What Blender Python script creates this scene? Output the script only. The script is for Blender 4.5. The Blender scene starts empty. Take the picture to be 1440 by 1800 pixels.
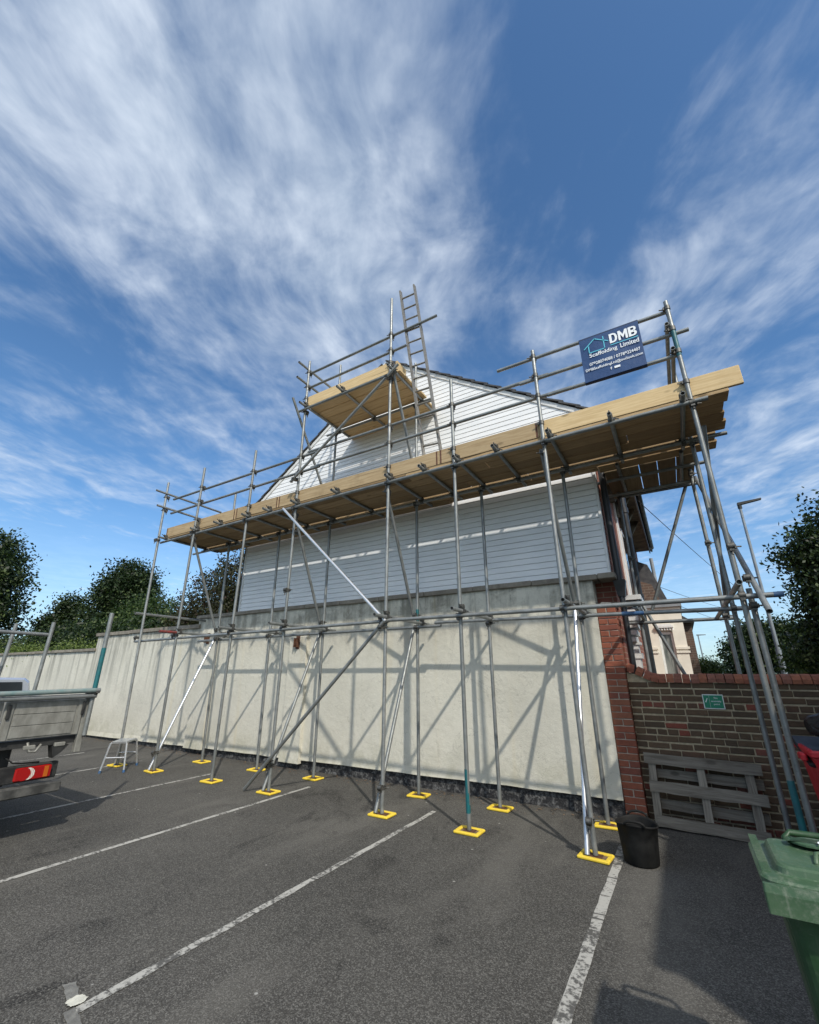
import bpy, math, random
import numpy as np
from mathutils import Vector, Matrix
random.seed(7); rng = np.random.default_rng(11)
R = math.radians
scn = bpy.context.scene
COL = scn.collection

# ------------------------------------------------------------------ camera, sky, sun, exposure
cam_d = bpy.data.cameras.new('camera'); cam = bpy.data.objects.new('camera', cam_d); COL.objects.link(cam)
cam_d.sensor_fit = 'HORIZONTAL'; cam_d.sensor_width = 36; cam_d.lens = 18.75
cam_d.shift_y = 19.2 / 1440; cam_d.clip_start = .05; cam_d.clip_end = 6000
cam.location = (0, 0, 1.62); cam.rotation_euler = (R(90 + 19.32), 0, R(31.21))
scn.camera = cam
SUN = Vector((1.17, -1.0, 1.45)).normalized()
sun_d = bpy.data.lights.new('sun', 'SUN'); sun = bpy.data.objects.new('sun', sun_d); COL.objects.link(sun)
sun_d.energy = 2.4; sun_d.angle = R(.9); sun_d.color = (1, .945, .85)
sun.rotation_euler = (-SUN).to_track_quat('-Z', 'Y').to_euler(); sun.location = (20, -20, 30)
scn.view_settings.view_transform = 'Standard'; scn.view_settings.look = 'None'
scn.view_settings.exposure = .56; scn.view_settings.gamma = 1; scn.view_settings.use_curve_mapping = False
scn.cycles.use_denoising = True; scn.cycles.max_bounces = 6


class NT:
    """small node-tree builder"""
    def __init__(s, tree): s.t = tree; s.n = tree.nodes; s.l = tree.links
    def node(s, typ, **kw):
        n = s.n.new(typ)
        for k, v in kw.items():
            if k.startswith('i_'):
                key = k[2:]
                key = int(key) if key.isdigit() else key.replace('_', ' ')
                s.put(n.inputs[key], v)
            else: setattr(n, k, v)
        return n
    def put(s, sock, v):
        if isinstance(v, bpy.types.NodeSocket): s.l.new(v, sock)
        else: sock.default_value = v
    def m(s, op, a, b=0.0, c=None, clamp=False):
        n = s.n.new('ShaderNodeMath'); n.operation = op; n.use_clamp = clamp
        s.put(n.inputs[0], a); s.put(n.inputs[1], b)
        if c is not None: s.put(n.inputs[2], c)
        return n.outputs[0]
    def ss(s, x, lo, hi, a=0.0, b=1.0):
        n = s.n.new('ShaderNodeMapRange'); n.interpolation_type = 'SMOOTHSTEP'
        for k, v in zip(range(5), (x, lo, hi, a, b)): s.put(n.inputs[k], v)
        return n.outputs[0]
    def mix(s, f, a, b, mode='MIX'):
        n = s.n.new('ShaderNodeMix'); n.data_type = 'RGBA'; n.blend_type = mode
        s.put(n.inputs[0], f); s.put(n.inputs[6], rgba(a)); s.put(n.inputs[7], rgba(b))
        return n.outputs[2]
    def noise(s, vec, scale, detail=3, rough=.55, dist=0.0):
        n = s.n.new('ShaderNodeTexNoise'); s.put(n.inputs['Vector'], vec); n.inputs['Scale'].default_value = scale
        n.inputs['Detail'].default_value = detail; n.inputs['Roughness'].default_value = rough; n.inputs['Distortion'].default_value = dist
        return n.outputs[0]
    def vec(s, x, y, z):
        n = s.n.new('ShaderNodeCombineXYZ')
        for i, v in enumerate((x, y, z)): s.put(n.inputs[i], v)
        return n.outputs[0]
    def sep(s, v):
        n = s.n.new('ShaderNodeSeparateXYZ'); s.l.new(v, n.inputs[0]); return n.outputs
    def scale(s, v, sc):
        n = s.n.new('ShaderNodeVectorMath'); n.operation = 'MULTIPLY'; s.put(n.inputs[0], v); n.inputs[1].default_value = sc
        return n.outputs[0]


def rgba(v):
    if isinstance(v, bpy.types.NodeSocket): return v
    return (v[0], v[1], v[2], 1.0) if len(v) == 3 else v


# sky: Nishita with a high cirrus layer, laid out on a plane high overhead
world = bpy.data.worlds.new('World'); scn.world = world; world.use_nodes = True
W = NT(world.node_tree); W.n.clear()
sky = W.node('ShaderNodeTexSky', sky_type='NISHITA', sun_disc=False, sun_elevation=math.asin(SUN.z),
             sun_rotation=math.atan2(SUN.x, SUN.y), altitude=30, air_density=1.0, dust_density=.5, ozone_density=2.6)
tc = W.node('ShaderNodeTexCoord')
dx, dy, dz = W.sep(tc.outputs['Generated'])
dzc = W.m('MAXIMUM', dz, .02)
u = W.m('DIVIDE', dx, dzc); v = W.m('DIVIDE', dy, dzc)
ca, sa = math.cos(R(-25.5)), math.sin(R(-25.5))
S = W.m('ADD', W.m('MULTIPLY', u, sa), W.m('MULTIPLY', v, ca))          # along the streaks
Cc = W.m('SUBTRACT', W.m('MULTIPLY', u, ca), W.m('MULTIPLY', v, sa))    # across the streaks
def gauss(c0, s0, wc, ws):
    a = W.m('POWER', W.m('DIVIDE', W.m('SUBTRACT', Cc, c0), wc), 2.0)
    b = W.m('POWER', W.m('DIVIDE', W.m('SUBTRACT', S, s0), ws), 2.0)
    return W.m('POWER', 2.718, W.m('MULTIPLY', W.m('ADD', a, b), -1.0))
warp = W.noise(W.vec(S, Cc, 0.0), 1.5, 2, .5)
Cw = W.m('ADD', Cc, W.m('MULTIPLY', W.m('SUBTRACT', warp, .5), .30))
Sw = W.m('ADD', S, W.m('MULTIPLY', W.m('SUBTRACT', W.noise(W.vec(S, Cc, 9.0), 2.2, 2, .5), .5), .25))
streak = W.noise(W.vec(W.m('MULTIPLY', Sw, .75), W.m('MULTIPLY', Cw, 1.6), 3.1), 2.0, 3, .5)
puff = W.noise(W.vec(W.m('MULTIPLY', Sw, 1.1), W.m('MULTIPLY', Cw, 1.2), 5.5), 4.1, 5, .56)
fine = W.noise(W.vec(W.m('MULTIPLY', Sw, .95), W.m('MULTIPLY', Cw, 1.7), 8.7), 12.0, 5, .58)
cov = W.m('ADD', .41, W.m('MULTIPLY', gauss(-.40, .40, .42, .46), .36))
cov = W.m('SUBTRACT', cov, W.m('MULTIPLY', gauss(.34, .60, .20, .40), .30))
cov = W.m('SUBTRACT', cov, W.m('MULTIPLY', gauss(.66, .30, .28, .22), .16))
cov = W.m('SUBTRACT', cov, W.m('MULTIPLY', gauss(-1.38, 1.0, .42, .20), .24))
cov = W.m('SUBTRACT', cov, W.m('MULTIPLY', gauss(-3.6, 3.4, 1.2, .9), .26))
cov = W.m('ADD', cov, W.m('MULTIPLY', gauss(-.20, .92, .30, .34), .16))
cov = W.m('ADD', cov, W.m('MULTIPLY', gauss(.34, 1.12, .18, .16), .16))
cov = W.m('ADD', cov, W.m('MULTIPLY', gauss(1.6, 2.0, .7, .7), .12))
tot = W.m('ADD', cov, W.m('MULTIPLY', W.m('SUBTRACT', streak, .5), .80))
tot = W.m('ADD', tot, W.m('MULTIPLY', W.m('SUBTRACT', puff, .5), .75))
tot = W.m('ADD', tot, W.m('MULTIPLY', W.m('SUBTRACT', fine, .5), .36))
back = W.ss(dy, .25, -.35)                 # unseen cloud cover added behind the camera to make the fill light neutral
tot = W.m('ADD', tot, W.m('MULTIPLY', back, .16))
dens = W.ss(tot, .20, 1.06)
horizon_veil = W.ss(dz, .34, .02)
dens = W.m('MULTIPLY', dens, .90)
dens = W.m('MAXIMUM', dens, W.m('MULTIPLY', horizon_veil, .42))
dens = W.m('MULTIPLY', dens, W.ss(dz, -.02, .04))
cloud_col = W.mix(W.ss(puff, .3, .7), (3.9, 4.6, 5.5), (5.3, 5.9, 6.7))
skycol = W.mix(1.0, sky.outputs[0], (.66, .92, 1.07), 'MULTIPLY')
bg = W.node('ShaderNodeBackground', i_Strength=.105)
# soft bright aureole round the sun, out of view, added to fill the shadows
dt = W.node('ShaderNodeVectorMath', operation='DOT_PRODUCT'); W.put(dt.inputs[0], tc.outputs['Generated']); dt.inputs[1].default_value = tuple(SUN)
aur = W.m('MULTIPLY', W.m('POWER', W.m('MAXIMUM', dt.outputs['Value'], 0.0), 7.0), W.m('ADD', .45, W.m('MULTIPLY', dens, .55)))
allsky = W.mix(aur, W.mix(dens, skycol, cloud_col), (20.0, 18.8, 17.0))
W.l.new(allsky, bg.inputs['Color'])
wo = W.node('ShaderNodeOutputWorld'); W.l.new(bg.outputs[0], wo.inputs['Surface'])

# ------------------------------------------------------------------ materials
def mat(name, col=(.5, .5, .5), rough=.6, metal=0.0, build=None, spec=None):
    m = bpy.data.materials.new(name); m.use_nodes = True
    t = NT(m.node_tree); b = t.n['Principled BSDF']
    b.inputs['Base Color'].default_value = rgba(col); b.inputs['Roughness'].default_value = rough; b.inputs['Metallic'].default_value = metal
    if spec is not None: b.inputs['Specular IOR Level'].default_value = spec
    if build: build(t, b)
    return m
def pos(t): return t.node('ShaderNodeNewGeometry').outputs['Position']
def bump(t, b, h, strength=.3, dist=.01):
    n = t.node('ShaderNodeBump'); n.inputs['Strength'].default_value = strength; n.inputs['Distance'].default_value = dist
    t.put(n.inputs['Height'], h); t.l.new(n.outputs[0], b.inputs['Normal'])
def objrand(t): return t.node('ShaderNodeObjectInfo').outputs['Random']
def simple(a, bcol, sc=6, rough=(.5, .7), bs=0.0, stretch=(1, 1, 1), bd=.004):
    """mottle between two colours"""
    def f(t, b):
        p = t.scale(pos(t), stretch)
        n = t.noise(p, sc, 4)
        t.l.new(t.mix(t.ss(n, .3, .7), a, bcol), b.inputs['Base Color'])
        t.put(b.inputs['Roughness'], t.ss(n, .3, .7, rough[0], rough[1]))
        if bs: bump(t, b, t.noise(p, sc * 6, 4), bs, bd)
    return f

def asphalt_f(t, b):
    p = pos(t); x, y, z = t.sep(p)
    vor = t.node('ShaderNodeTexVoronoi', feature='F1'); t.l.new(p, vor.inputs['Vector']); vor.inputs['Scale'].default_value = 150
    cell = t.sep(vor.outputs['Color'])[0]
    big = t.noise(p, .42, 5, .62, .3); mid = t.noise(p, 2.3, 6, .66); grain = t.noise(p, 75, 4, .7)
    base = t.mix(t.ss(big, .34, .68), (.052, .049, .043), (.100, .094, .083))
    base = t.mix(t.ss(mid, .44, .72, 0, .6), base, (.036, .034, .031))
    stone = t.mix(t.m('POWER', cell, 2.2), (.020, .019, .017), (.30, .29, .262))
    c = t.mix(.43, base, stone)
    c = t.mix(t.ss(grain, .42, .72, 0, .45), c, (.022, .021, .020))
    # pale rubbed tracks and dusty ground along the bays
    tr = t.noise(t.vec(t.m('MULTIPLY', x, 1.3), t.m('MULTIPLY', y, .33), 4.0), 1.0, 5, .6, .4)
    c = t.mix(t.ss(tr, .52, .70, 0, .42), c, (.150, .142, .125))
    # flecks of chewing gum and chippings
    fleck = t.node('ShaderNodeTexVoronoi', feature='F1'); t.l.new(p, fleck.inputs['Vector']); fleck.inputs['Scale'].default_value = 7
    rnd = t.sep(fleck.outputs['Color'])[1]
    spot = t.m('MULTIPLY', t.ss(fleck.outputs['Distance'], .10, .05), t.m('GREATER_THAN', rnd, .86))
    c = t.mix(t.m('MULTIPLY', spot, .8), c, (.38, .37, .34))
    # oil stains and fretted patches where the binder has opened up
    st = t.noise(t.vec(t.m('ADD', x, t.m('MULTIPLY', y, .3)), t.m('MULTIPLY', y, .55), 2.0), 1.25, 8, .74, .5)
    open_ = t.m('MULTIPLY', t.ss(st, .57, .66), t.ss(grain, .40, .56))
    c = t.mix(t.m('MULTIPLY', open_, .8), c, (.012, .0115, .011))
    oil = t.ss(t.noise(p, .8, 3, .5), .66, .78)
    c = t.mix(t.m('MULTIPLY', oil, .5), c, (.020, .019, .018))
    t.l.new(c, b.inputs['Base Color']); b.inputs['Roughness'].default_value = .86
    h = t.m('ADD', t.m('MULTIPLY', vor.outputs['Distance'], -.8), t.m('MULTIPLY', grain, .5))
    bump(t, b, h, .6, .005)
M_asphalt = mat('asphalt', build=asphalt_f, spec=.3)

def paint_f(t, b):
    p = pos(t)
    n = t.noise(p, 34, 5, .72); big = t.noise(p, 3.1, 4, .6)
    wear = t.ss(t.m('ADD', n, t.m('MULTIPLY', t.m('SUBTRACT', big, .5), .9)), .44, .62)
    crack = t.noise(t.scale(p, (2, 16, 1)), 1.0, 3)
    wear = t.m('MAXIMUM', wear, t.ss(crack, .62, .66))
    t.l.new(t.mix(wear, (.40, .39, .355), (.085, .082, .075)), b.inputs['Base Color']); b.inputs['Roughness'].default_value = .8
    bump(t, b, n, .5, .004)
M_paint = mat('worn_white_paint', build=paint_f)
M_paint_bright = mat('fresh_white_paint', build=simple((.66, .64, .54), (.5, .49, .42), 30, bs=.4))
M_paint_grey = mat('old_grey_paint', build=simple((.13, .125, .112), (.20, .195, .175), 30, bs=.4))
M_grass = mat('grass', build=simple((.035, .06, .015), (.08, .10, .03), 3, (.8, .9), .5, bd=.05))

def render_f(t, b):
    p = pos(t); x, y, z = t.sep(p)
    n1 = t.noise(p, .9, 5, .6); n2 = t.noise(p, 5, 4, .6)
    c = t.mix(t.ss(n1, .3, .75), (.655, .63, .535), (.55, .53, .45))
    c = t.mix(t.ss(n2, .45, .8, 0, .35), c, (.49, .47, .385))
    streak = t.noise(t.vec(t.m('MULTIPLY', x, 3.2), t.m('MULTIPLY', y, 3.2), t.m('MULTIPLY', z, .22)), 1.6, 5, .65, .3)
    blot = t.noise(p, 3.4, 6, .7, .4)
    # run-off stain under the coping (its depth varies along the wall), algae and mud at the foot
    top = t.ss(z, t.m('SUBTRACT', 2.30, t.m('MULTIPLY', streak, .75)), 2.80)
    stain = t.m('MULTIPLY', top, t.ss(t.m('ADD', t.m('MULTIPLY', streak, .5), t.m('MULTIPLY', blot, .5)), .42, .60))
    c = t.mix(t.m('MULTIPLY', stain, .9), c, (.20, .19, .155))
    left = t.ss(x, -8.4, -10.5)
    runs = t.m('MULTIPLY', t.ss(streak, .46, .66), t.m('MULTIPLY', left, t.ss(z, .5, 2.4)))
    c = t.mix(t.m('MULTIPLY', runs, .8), c, (.27, .262, .225))
    drip = t.noise(t.vec(t.m('MULTIPLY', x, 9.0), 0.0, t.m('MULTIPLY', z, .35)), 1.5, 4, .6)
    c = t.mix(t.m('MULTIPLY', t.m('MULTIPLY', t.ss(drip, .58, .70), t.ss(z, .9, 2.5)), .38), c, (.34, .325, .265))
    crack = t.noise(t.vec(x, y, t.m('MULTIPLY', z, 1.0)), 1.1, 8, .6, .8)
    hair = t.ss(t.m('ABSOLUTE', t.m('SUBTRACT', crack, .5)), .004, .0012)
    c = t.mix(t.m('MULTIPLY', hair, .30), c, (.20, .19, .16))
    patch = t.ss(t.noise(p, .55, 2, .4), .57, .60)
    c = t.mix(t.m('MULTIPLY', patch, .22), c, (.50, .485, .42))
    foot = t.m('MULTIPLY', t.ss(z, .75, .1), t.ss(blot, .38, .66))
    c = t.mix(t.m('MULTIPLY', foot, .55), c, (.36, .35, .25))
    yel = t.ss(t.noise(t.vec(t.m('MULTIPLY', x, 2.0), 0.0, t.m('MULTIPLY', z, .1)), 1.1, 3), .58, .74)
    c = t.mix(t.m('MULTIPLY', yel, .30), c, (.60, .50, .28))
    t.l.new(c, b.inputs['Base Color']); b.inputs['Roughness'].default_value = .92
    rough = t.noise(p, 85, 4, .7); lump = t.noise(p, 14, 3)
    bump(t, b, t.m('ADD', t.m('MULTIPLY', rough, .7), t.m('MULTIPLY', lump, .8)), .7, .012)
M_render = mat('cream_render', build=render_f, spec=.2)
def coping_f(t, b):
    p = pos(t); n = t.noise(p, 7, 6, .7)
    c = t.mix(t.ss(n, .3, .7), (.17, .15, .12), (.30, .27, .22))
    c = t.mix(t.m('MULTIPLY', objrand(t), .35), c, (.12, .105, .085))
    t.l.new(c, b.inputs['Base Color']); b.inputs['Roughness'].default_value = .9; bump(t, b, t.noise(p, 40, 4), .4, .01)
M_coping = mat('weathered_concrete', build=coping_f)
def plinth_f(t, b):
    p = pos(t); n = t.noise(p, 16, 6, .75)
    t.l.new(t.mix(t.ss(n, .45, .66), (.018, .018, .02), (.17, .17, .165)), b.inputs['Base Color'])
    b.inputs['Roughness'].default_value = .7; bump(t, b, n, 1.0, .04)
M_plinth = mat('black_tarred_plinth', build=plinth_f)

def clad_f(t, b):
    p = pos(t); n = t.noise(t.scale(p, (1, 1, 3)), 2, 4)
    t.l.new(t.mix(t.ss(n, .3, .7), (.84, .845, .84), (.78, .79, .79)), b.inputs['Base Color'])
    b.inputs['Roughness'].default_value = .42
    bump(t, b, t.noise(t.scale(p, (2, 2, 22)), 5, 3), .12, .004)
M_clad = mat('white_cladding', build=clad_f)
M_white = mat('white_trim', build=simple((.76, .76, .74), (.66, .66, .64), 9, (.35, .5)))
M_black = mat('black_plastic', build=simple((.012, .012, .013), (.022, .022, .024), 9, (.35, .5)))
M_slate = mat('dark_roof_tile', build=simple((.035, .036, .04), (.07, .07, .072), 9, (.5, .7), .3))

def galv_f(t, b):
    p = pos(t); n = t.noise(p, 7, 5, .65); n2 = t.noise(p, 42, 4, .7); r = objrand(t)
    c = t.mix(t.ss(n, .3, .7), (.20, .21, .205), (.33, .34, .33))
    c = t.mix(t.m('MULTIPLY', r, .45), c, (.13, .14, .135))
    c = t.mix(t.ss(n2, .60, .74, 0, .6), c, (.10, .09, .075))
    t.l.new(c, b.inputs['Base Color']); b.inputs['Metallic'].default_value = .45
    t.put(b.inputs['Roughness'], t.ss(n2, .3, .7, .34, .56)); bump(t, b, n2, .08, .002)
M_galv = mat('galvanised_steel', build=galv_f)
M_ladder = mat('dull_ladder_alloy', build=simple((.30, .275, .235), (.20, .18, .15), 16, (.4, .6), .1), metal=.4)
M_alu = mat('bright_aluminium', build=simple((.72, .73, .74), (.58, .59, .60), 14, (.25, .4)), metal=.8)
M_teal = mat('teal_paint', build=simple((.008, .12, .13), (.015, .085, .10), 20, (.4, .6), .2))
M_faded = mat('faded_teal_paint', build=simple((.13, .20, .195), (.20, .235, .225), 14, (.5, .7), .2))
M_blue = mat('blue_paint', build=simple((.03, .10, .25), (.06, .12, .2), 20, (.4, .6)))
M_redpaint = mat('red_paint', build=simple((.22, .035, .03), (.12, .04, .035), 20, (.5, .7)))
M_coupler = mat('coupler_steel', build=simple((.075, .075, .07), (.17, .165, .15), 30, (.4, .65), .3), metal=.75)
M_rust = mat('rusty_steel', build=simple((.13, .055, .025), (.07, .03, .02), 26, (.7, .9), .5))
M_yellow = mat('yellow_plastic', build=simple((.80, .58, .05), (.70, .49, .04), 12, (.45, .6)))
M_brownboard = mat('muddy_pad_centre', build=simple((.20, .13, .075), (.12, .08, .05), 22, (.8, .9), .4))

def wood_f(light, dark, grain_axis=0, knots=True, dirt=.25, var=.28):
    def f(t, b):
        co = t.node('ShaderNodeTexCoord').outputs['Object']; r = objrand(t)
        off = t.node('ShaderNodeVectorMath', operation='ADD'); t.put(off.inputs[0], co)
        t.put(off.inputs[1], t.vec(t.m('MULTIPLY', r, 37.0), t.m('MULTIPLY', r, 11.0), t.m('MULTIPLY', r, 5.0)))
        st = [14, 14, 14]; st[grain_axis] = .9
        q = t.scale(off.outputs[0], tuple(st))
        g = t.noise(q, 2.6, 6, .65, .5)
        c = t.mix(t.ss(g, .3, .72), light, dark)
        if knots:
            ks = [7, 7, 7]; ks[grain_axis] = 3.2
            k = t.node('ShaderNodeTexVoronoi', feature='F1'); t.put(k.inputs['Vector'], t.scale(off.outputs[0], tuple(ks))); k.inputs['Scale'].default_value = .8
            kk = t.m('MULTIPLY', t.ss(k.outputs['Distance'], .17, .07), t.m('GREATER_THAN', t.sep(k.outputs['Color'])[0], .45))
            c = t.mix(t.m('MULTIPLY', kk, .7), c, tuple(v * .42 for v in dark))
        d = t.noise(off.outputs[0], 2.2, 5, .7)
        c = t.mix(t.ss(d, .5, .8, 0, dirt), c, tuple(v * .4 for v in dark))
        sp = t.noise(off.outputs[0], 16, 4, .7)
        c = t.mix(t.ss(sp, .66, .72, 0, .35), c, (.42, .41, .38))
        q2 = [40, 40, 40]; q2[grain_axis] = .5
        split = t.noise(t.scale(off.outputs[0], tuple(q2)), 1.0, 2, .4)
        c = t.mix(t.ss(split, .71, .74, 0, .8), c, tuple(v * .25 for v in dark))
        c = t.mix(t.m('MULTIPLY', r, var), c, tuple(v * .62 for v in dark))
        t.l.new(c, b.inputs['Base Color']); b.inputs['Roughness'].default_value = .78; bump(t, b, g, .25, .004)
    return f
M_board = mat('scaffold_board_timber', build=wood_f((.56, .43, .26), (.37, .26, .14), dirt=.5, var=.45), spec=.25)
M_deck = mat('weathered_deck_timber', build=wood_f((.50, .355, .195), (.31, .21, .11), dirt=.4, var=.85), spec=.2)
M_board_new = mat('fresh_board_timber', build=wood_f((.70, .53, .30), (.54, .385, .195), dirt=.18, var=.4), spec=.25)
M_board_y = mat('cross_board_timber', build=wood_f((.40, .31, .19), (.25, .185, .105), 1, dirt=.4, var=.8), spec=.25)
M_pallet = mat('grey_weathered_timber', build=wood_f((.33, .295, .24), (.14, .12, .095), 0, True, .8, .5), spec=.2)
M_pallet_v = mat('grey_weathered_timber_upright', build=wood_f((.33, .295, .24), (.14, .12, .095), 2, True, .4), spec=.2)

def brick_f(cols, bs=.6):
    def f(t, b):
        p = pos(t); r = objrand(t); n = t.noise(p, 22, 5, .7); n2 = t.noise(p, 75, 4, .7)
        ramp = t.node('ShaderNodeValToRGB'); ramp.color_ramp.interpolation = 'CONSTANT'; t.put(ramp.inputs[0], r)
        el = ramp.color_ramp.elements
        while len(el) < len(cols): el.new(.5)
        for i, c in enumerate(cols): el[i].position = i / len(cols); el[i].color = rgba(c)
        c = t.mix(t.ss(n, .35, .75, 0, .6), ramp.outputs[0], t.mix(.5, ramp.outputs[0], (.03, .026, .02)))
        c = t.mix(t.ss(n2, .62, .74, 0, .5), c, (.20, .17, .12))
        t.l.new(c, b.inputs['Base Color']); b.inputs['Roughness'].default_value = .88
        bump(t, b, t.m('ADD', n, n2), bs, .008)
    return f
M_stock = mat('dark_stock_brick', build=brick_f([(.098, .062, .036), (.115, .072, .042), (.130, .080, .046), (.11, .068, .040), (.138, .088, .050), (.090, .060, .036), (.128, .070, .042), (.115, .075, .043)]))
M_redbrick = mat('red_brick', build=brick_f([(.25, .075, .042), (.29, .09, .05), (.22, .07, .045), (.27, .10, .055)], .35))
M_oldred = mat('old_red_brick', build=brick_f([(.24, .065, .04), (.19, .06, .04), (.21, .075, .05)]))
M_copingbrick = mat('red_coping_brick', build=brick_f([(.34, .115, .06), (.30, .10, .058), (.26, .10, .065), (.36, .13, .07), (.29, .12, .08)]))
M_mortar = mat('sandy_mortar', build=simple((.54, .44, .29), (.37, .30, .195), 18, (.85, .95), .6, bd=.01))
M_mortar_pale = mat('pale_mortar', build=simple((.52, .46, .38), (.40, .35, .28), 18, (.85, .95), .5))
def texbrick_f(c1, c2, mo):
    def f(t, b):
        p = pos(t); x, y, z = t.sep(p)
        br = t.node('ShaderNodeTexBrick'); t.put(br.inputs['Vector'], t.vec(t.m('ADD', x, y), z, 0.0))
        br.inputs['Scale'].default_value = 1; br.inputs['Brick Width'].default_value = .225; br.inputs['Row Height'].default_value = .075; br.inputs['Mortar Size'].default_value = .006
        for k, c in (('Color1', c1), ('Color2', c2), ('Mortar', mo)): br.inputs[k].default_value = rgba(c)
        t.l.new(br.outputs[0], b.inputs['Base Color']); b.inputs['Roughness'].default_value = .85
        bump(t, b, t.m('SUBTRACT', 1.0, br.outputs['Fac']), .5, .008)
    return f
M_farbrick = mat('distant_red_brick', build=texbrick_f((.25, .075, .045), (.20, .065, .045), (.30, .22, .16)))
M_fardark = mat('distant_dark_brick', build=texbrick_f((.10, .07, .055), (.14, .085, .06), (.20, .17, .13)))
M_cream = mat('cream_masonry_paint', build=simple((.80, .76, .66), (.72, .68, .58), 4, (.7, .85), .1))
M_lead = mat('grey_lead', build=simple((.26, .28, .30), (.20, .22, .24), 4, (.5, .7)))
M_soffit = mat('peeling_soffit', build=simple((.045, .04, .032), (.16, .14, .10), 5, (.8, .9), .3))
M_glass = mat('dark_window_glass', (.02, .024, .028), .06, 0, spec=.6)
M_curtain = mat('net_curtain_glass', build=simple((.10, .115, .11), (.27, .28, .26), 3, (.12, .2), stretch=(6, 6, 1)))

def binplastic_f(c1, c2, dust, dustamt):
    def f(t, b):
        p = pos(t); x, y, z = t.sep(p)
        n = t.noise(p, 6, 4); fine_ = t.noise(p, 60, 5, .75); blot = t.noise(p, 11, 5, .7)
        c = t.mix(t.ss(n, .3, .7), c1, c2)
        c = t.mix(t.m('MULTIPLY', t.ss(t.m('ADD', t.m('MULTIPLY', fine_, .5), t.m('MULTIPLY', blot, .5)), .48, .66), dustamt), c, dust)
        run = t.noise(t.vec(t.m('MULTIPLY', x, 30.0), t.m('MULTIPLY', y, 30.0), t.m('MULTIPLY', z, 1.6)), 1.2, 4, .6)
        c = t.mix(t.ss(run, .58, .72, 0, dustamt * .7), c, dust)
        sc_ = t.noise(t.vec(t.m('MULTIPLY', x, 9.0), t.m('MULTIPLY', y, 90.0), t.m('MULTIPLY', z, 90.0)), 1.3, 3, .5)
        c = t.mix(t.ss(sc_, .70, .74, 0, .45), c, tuple(min(1, v * 1.8) for v in dust))
        t.l.new(c, b.inputs['Base Color']); t.put(b.inputs['Roughness'], t.ss(fine_, .3, .7, .40, .66)); bump(t, b, t.noise(p, 130, 3), .18, .002)
    return f
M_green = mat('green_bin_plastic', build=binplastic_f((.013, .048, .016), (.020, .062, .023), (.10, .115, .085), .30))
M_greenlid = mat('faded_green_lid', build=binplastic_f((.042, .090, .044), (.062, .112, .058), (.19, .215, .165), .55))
M_redbin = mat('red_bin_plastic', build=simple((.62, .022, .035), (.52, .02, .03), 6, (.35, .5), .1))
M_bag = mat('black_bin_bag', build=simple((.010, .010, .012), (.02, .02, .022), 5, (.25, .4), .5, bd=.03))
M_rubber = mat('black_rubber', build=simple((.007, .007, .007), (.014, .014, .013), 14, (.6, .8), .3), spec=.25)
M_sign_green = mat('sign_green', (.005, .20, .105), .4)
M_sign_white = mat('sign_white', (.80, .82, .79), .4)
M_banner = mat('banner_navy', build=simple((.008, .042, .135), (.012, .055, .165), 3, (.45, .6), .15, bd=.02))
M_banner_dark = mat('banner_hem', (.006, .018, .055), .5)
M_cyan = mat('banner_cyan', (.10, .48, .62), .5)
M_print = mat('banner_white', (.82, .84, .85), .5)
M_gate = mat('grey_aluminium_gate', build=simple((.30, .295, .262), (.19, .185, .162), 7, (.45, .65), .15, (1, 2, 1)), metal=.25)
M_chassis = mat('chassis_black', build=simple((.014, .014, .014), (.03, .03, .028), 12, (.5, .8), .3))
M_dirtybumper = mat('dusty_bumper', build=simple((.03, .03, .028), (.10, .098, .09), 9, (.6, .8), .3))
M_lens_red = mat('red_lens', (.30, .008, .008), .12, 0, spec=.6)
M_lens_amber = mat('amber_lens', (.42, .10, .012), .12, 0, spec=.6)
M_lens_white = mat('clear_lens', (.62, .58, .52), .12, 0, spec=.6)
M_silver = mat('silver_car_paint', (.52, .56, .64), .25, .55)
M_whitepaint = mat('white_vehicle_paint', (.74, .75, .76), .25)
M_pole = mat('painted_lamp_post', build=simple((.26, .29, .31), (.20, .22, .24), 5, (.45, .6)), metal=.3)
M_cable = mat('cable_black', (.03, .03, .035), .6)
M_bark = mat('bark', build=simple((.05, .04, .03), (.10, .08, .06), 12, (.8, .9), .6, (1, 1, .3), .02))
M_hill = mat('wooded_hillside', build=simple((.045, .075, .06), (.10, .125, .09), .02, (.9, .95)))
M_render_b = mat('neighbour_render', build=simple((.45, .42, .35), (.38, .35, .29), 3, (.8, .9)))

def leaf_mat(name, a, bcol, c3=None):
    def f(t, b):
        g = t.node('ShaderNodeNewGeometry'); r = g.outputs['Random Per Island']
        c = t.mix(r, a, bcol)
        if c3: c = t.mix(t.m('GREATER_THAN', r, .88), c, c3)
        t.l.new(c, b.inputs['Base Color']); b.inputs['Roughness'].default_value = .5; b.inputs['Specular IOR Level'].default_value = .3
        tr = t.node('ShaderNodeBsdfTranslucent'); t.l.new(t.mix(1.0, c, (.9, 1.2, .4), 'MULTIPLY'), tr.inputs[0])
        mx = t.node('ShaderNodeMixShader', i_0=.22); t.l.new(b.outputs[0], mx.inputs[1]); t.l.new(tr.outputs[0], mx.inputs[2])
        t.l.new(mx.outputs[0], t.n['Material Output'].inputs['Surface'])
    return mat(name, build=f)
M_leaf_dark = leaf_mat('dark_leaves', (.006, .015, .006), (.034, .058, .018), (.075, .105, .035))
M_leaf_mid = leaf_mat('mid_green_leaves', (.016, .036, .010), (.055, .09, .025), (.11, .15, .045))
M_leaf_brown = leaf_mat('brownish_leaves', (.026, .026, .014), (.055, .06, .022), (.05, .028, .02))
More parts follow.
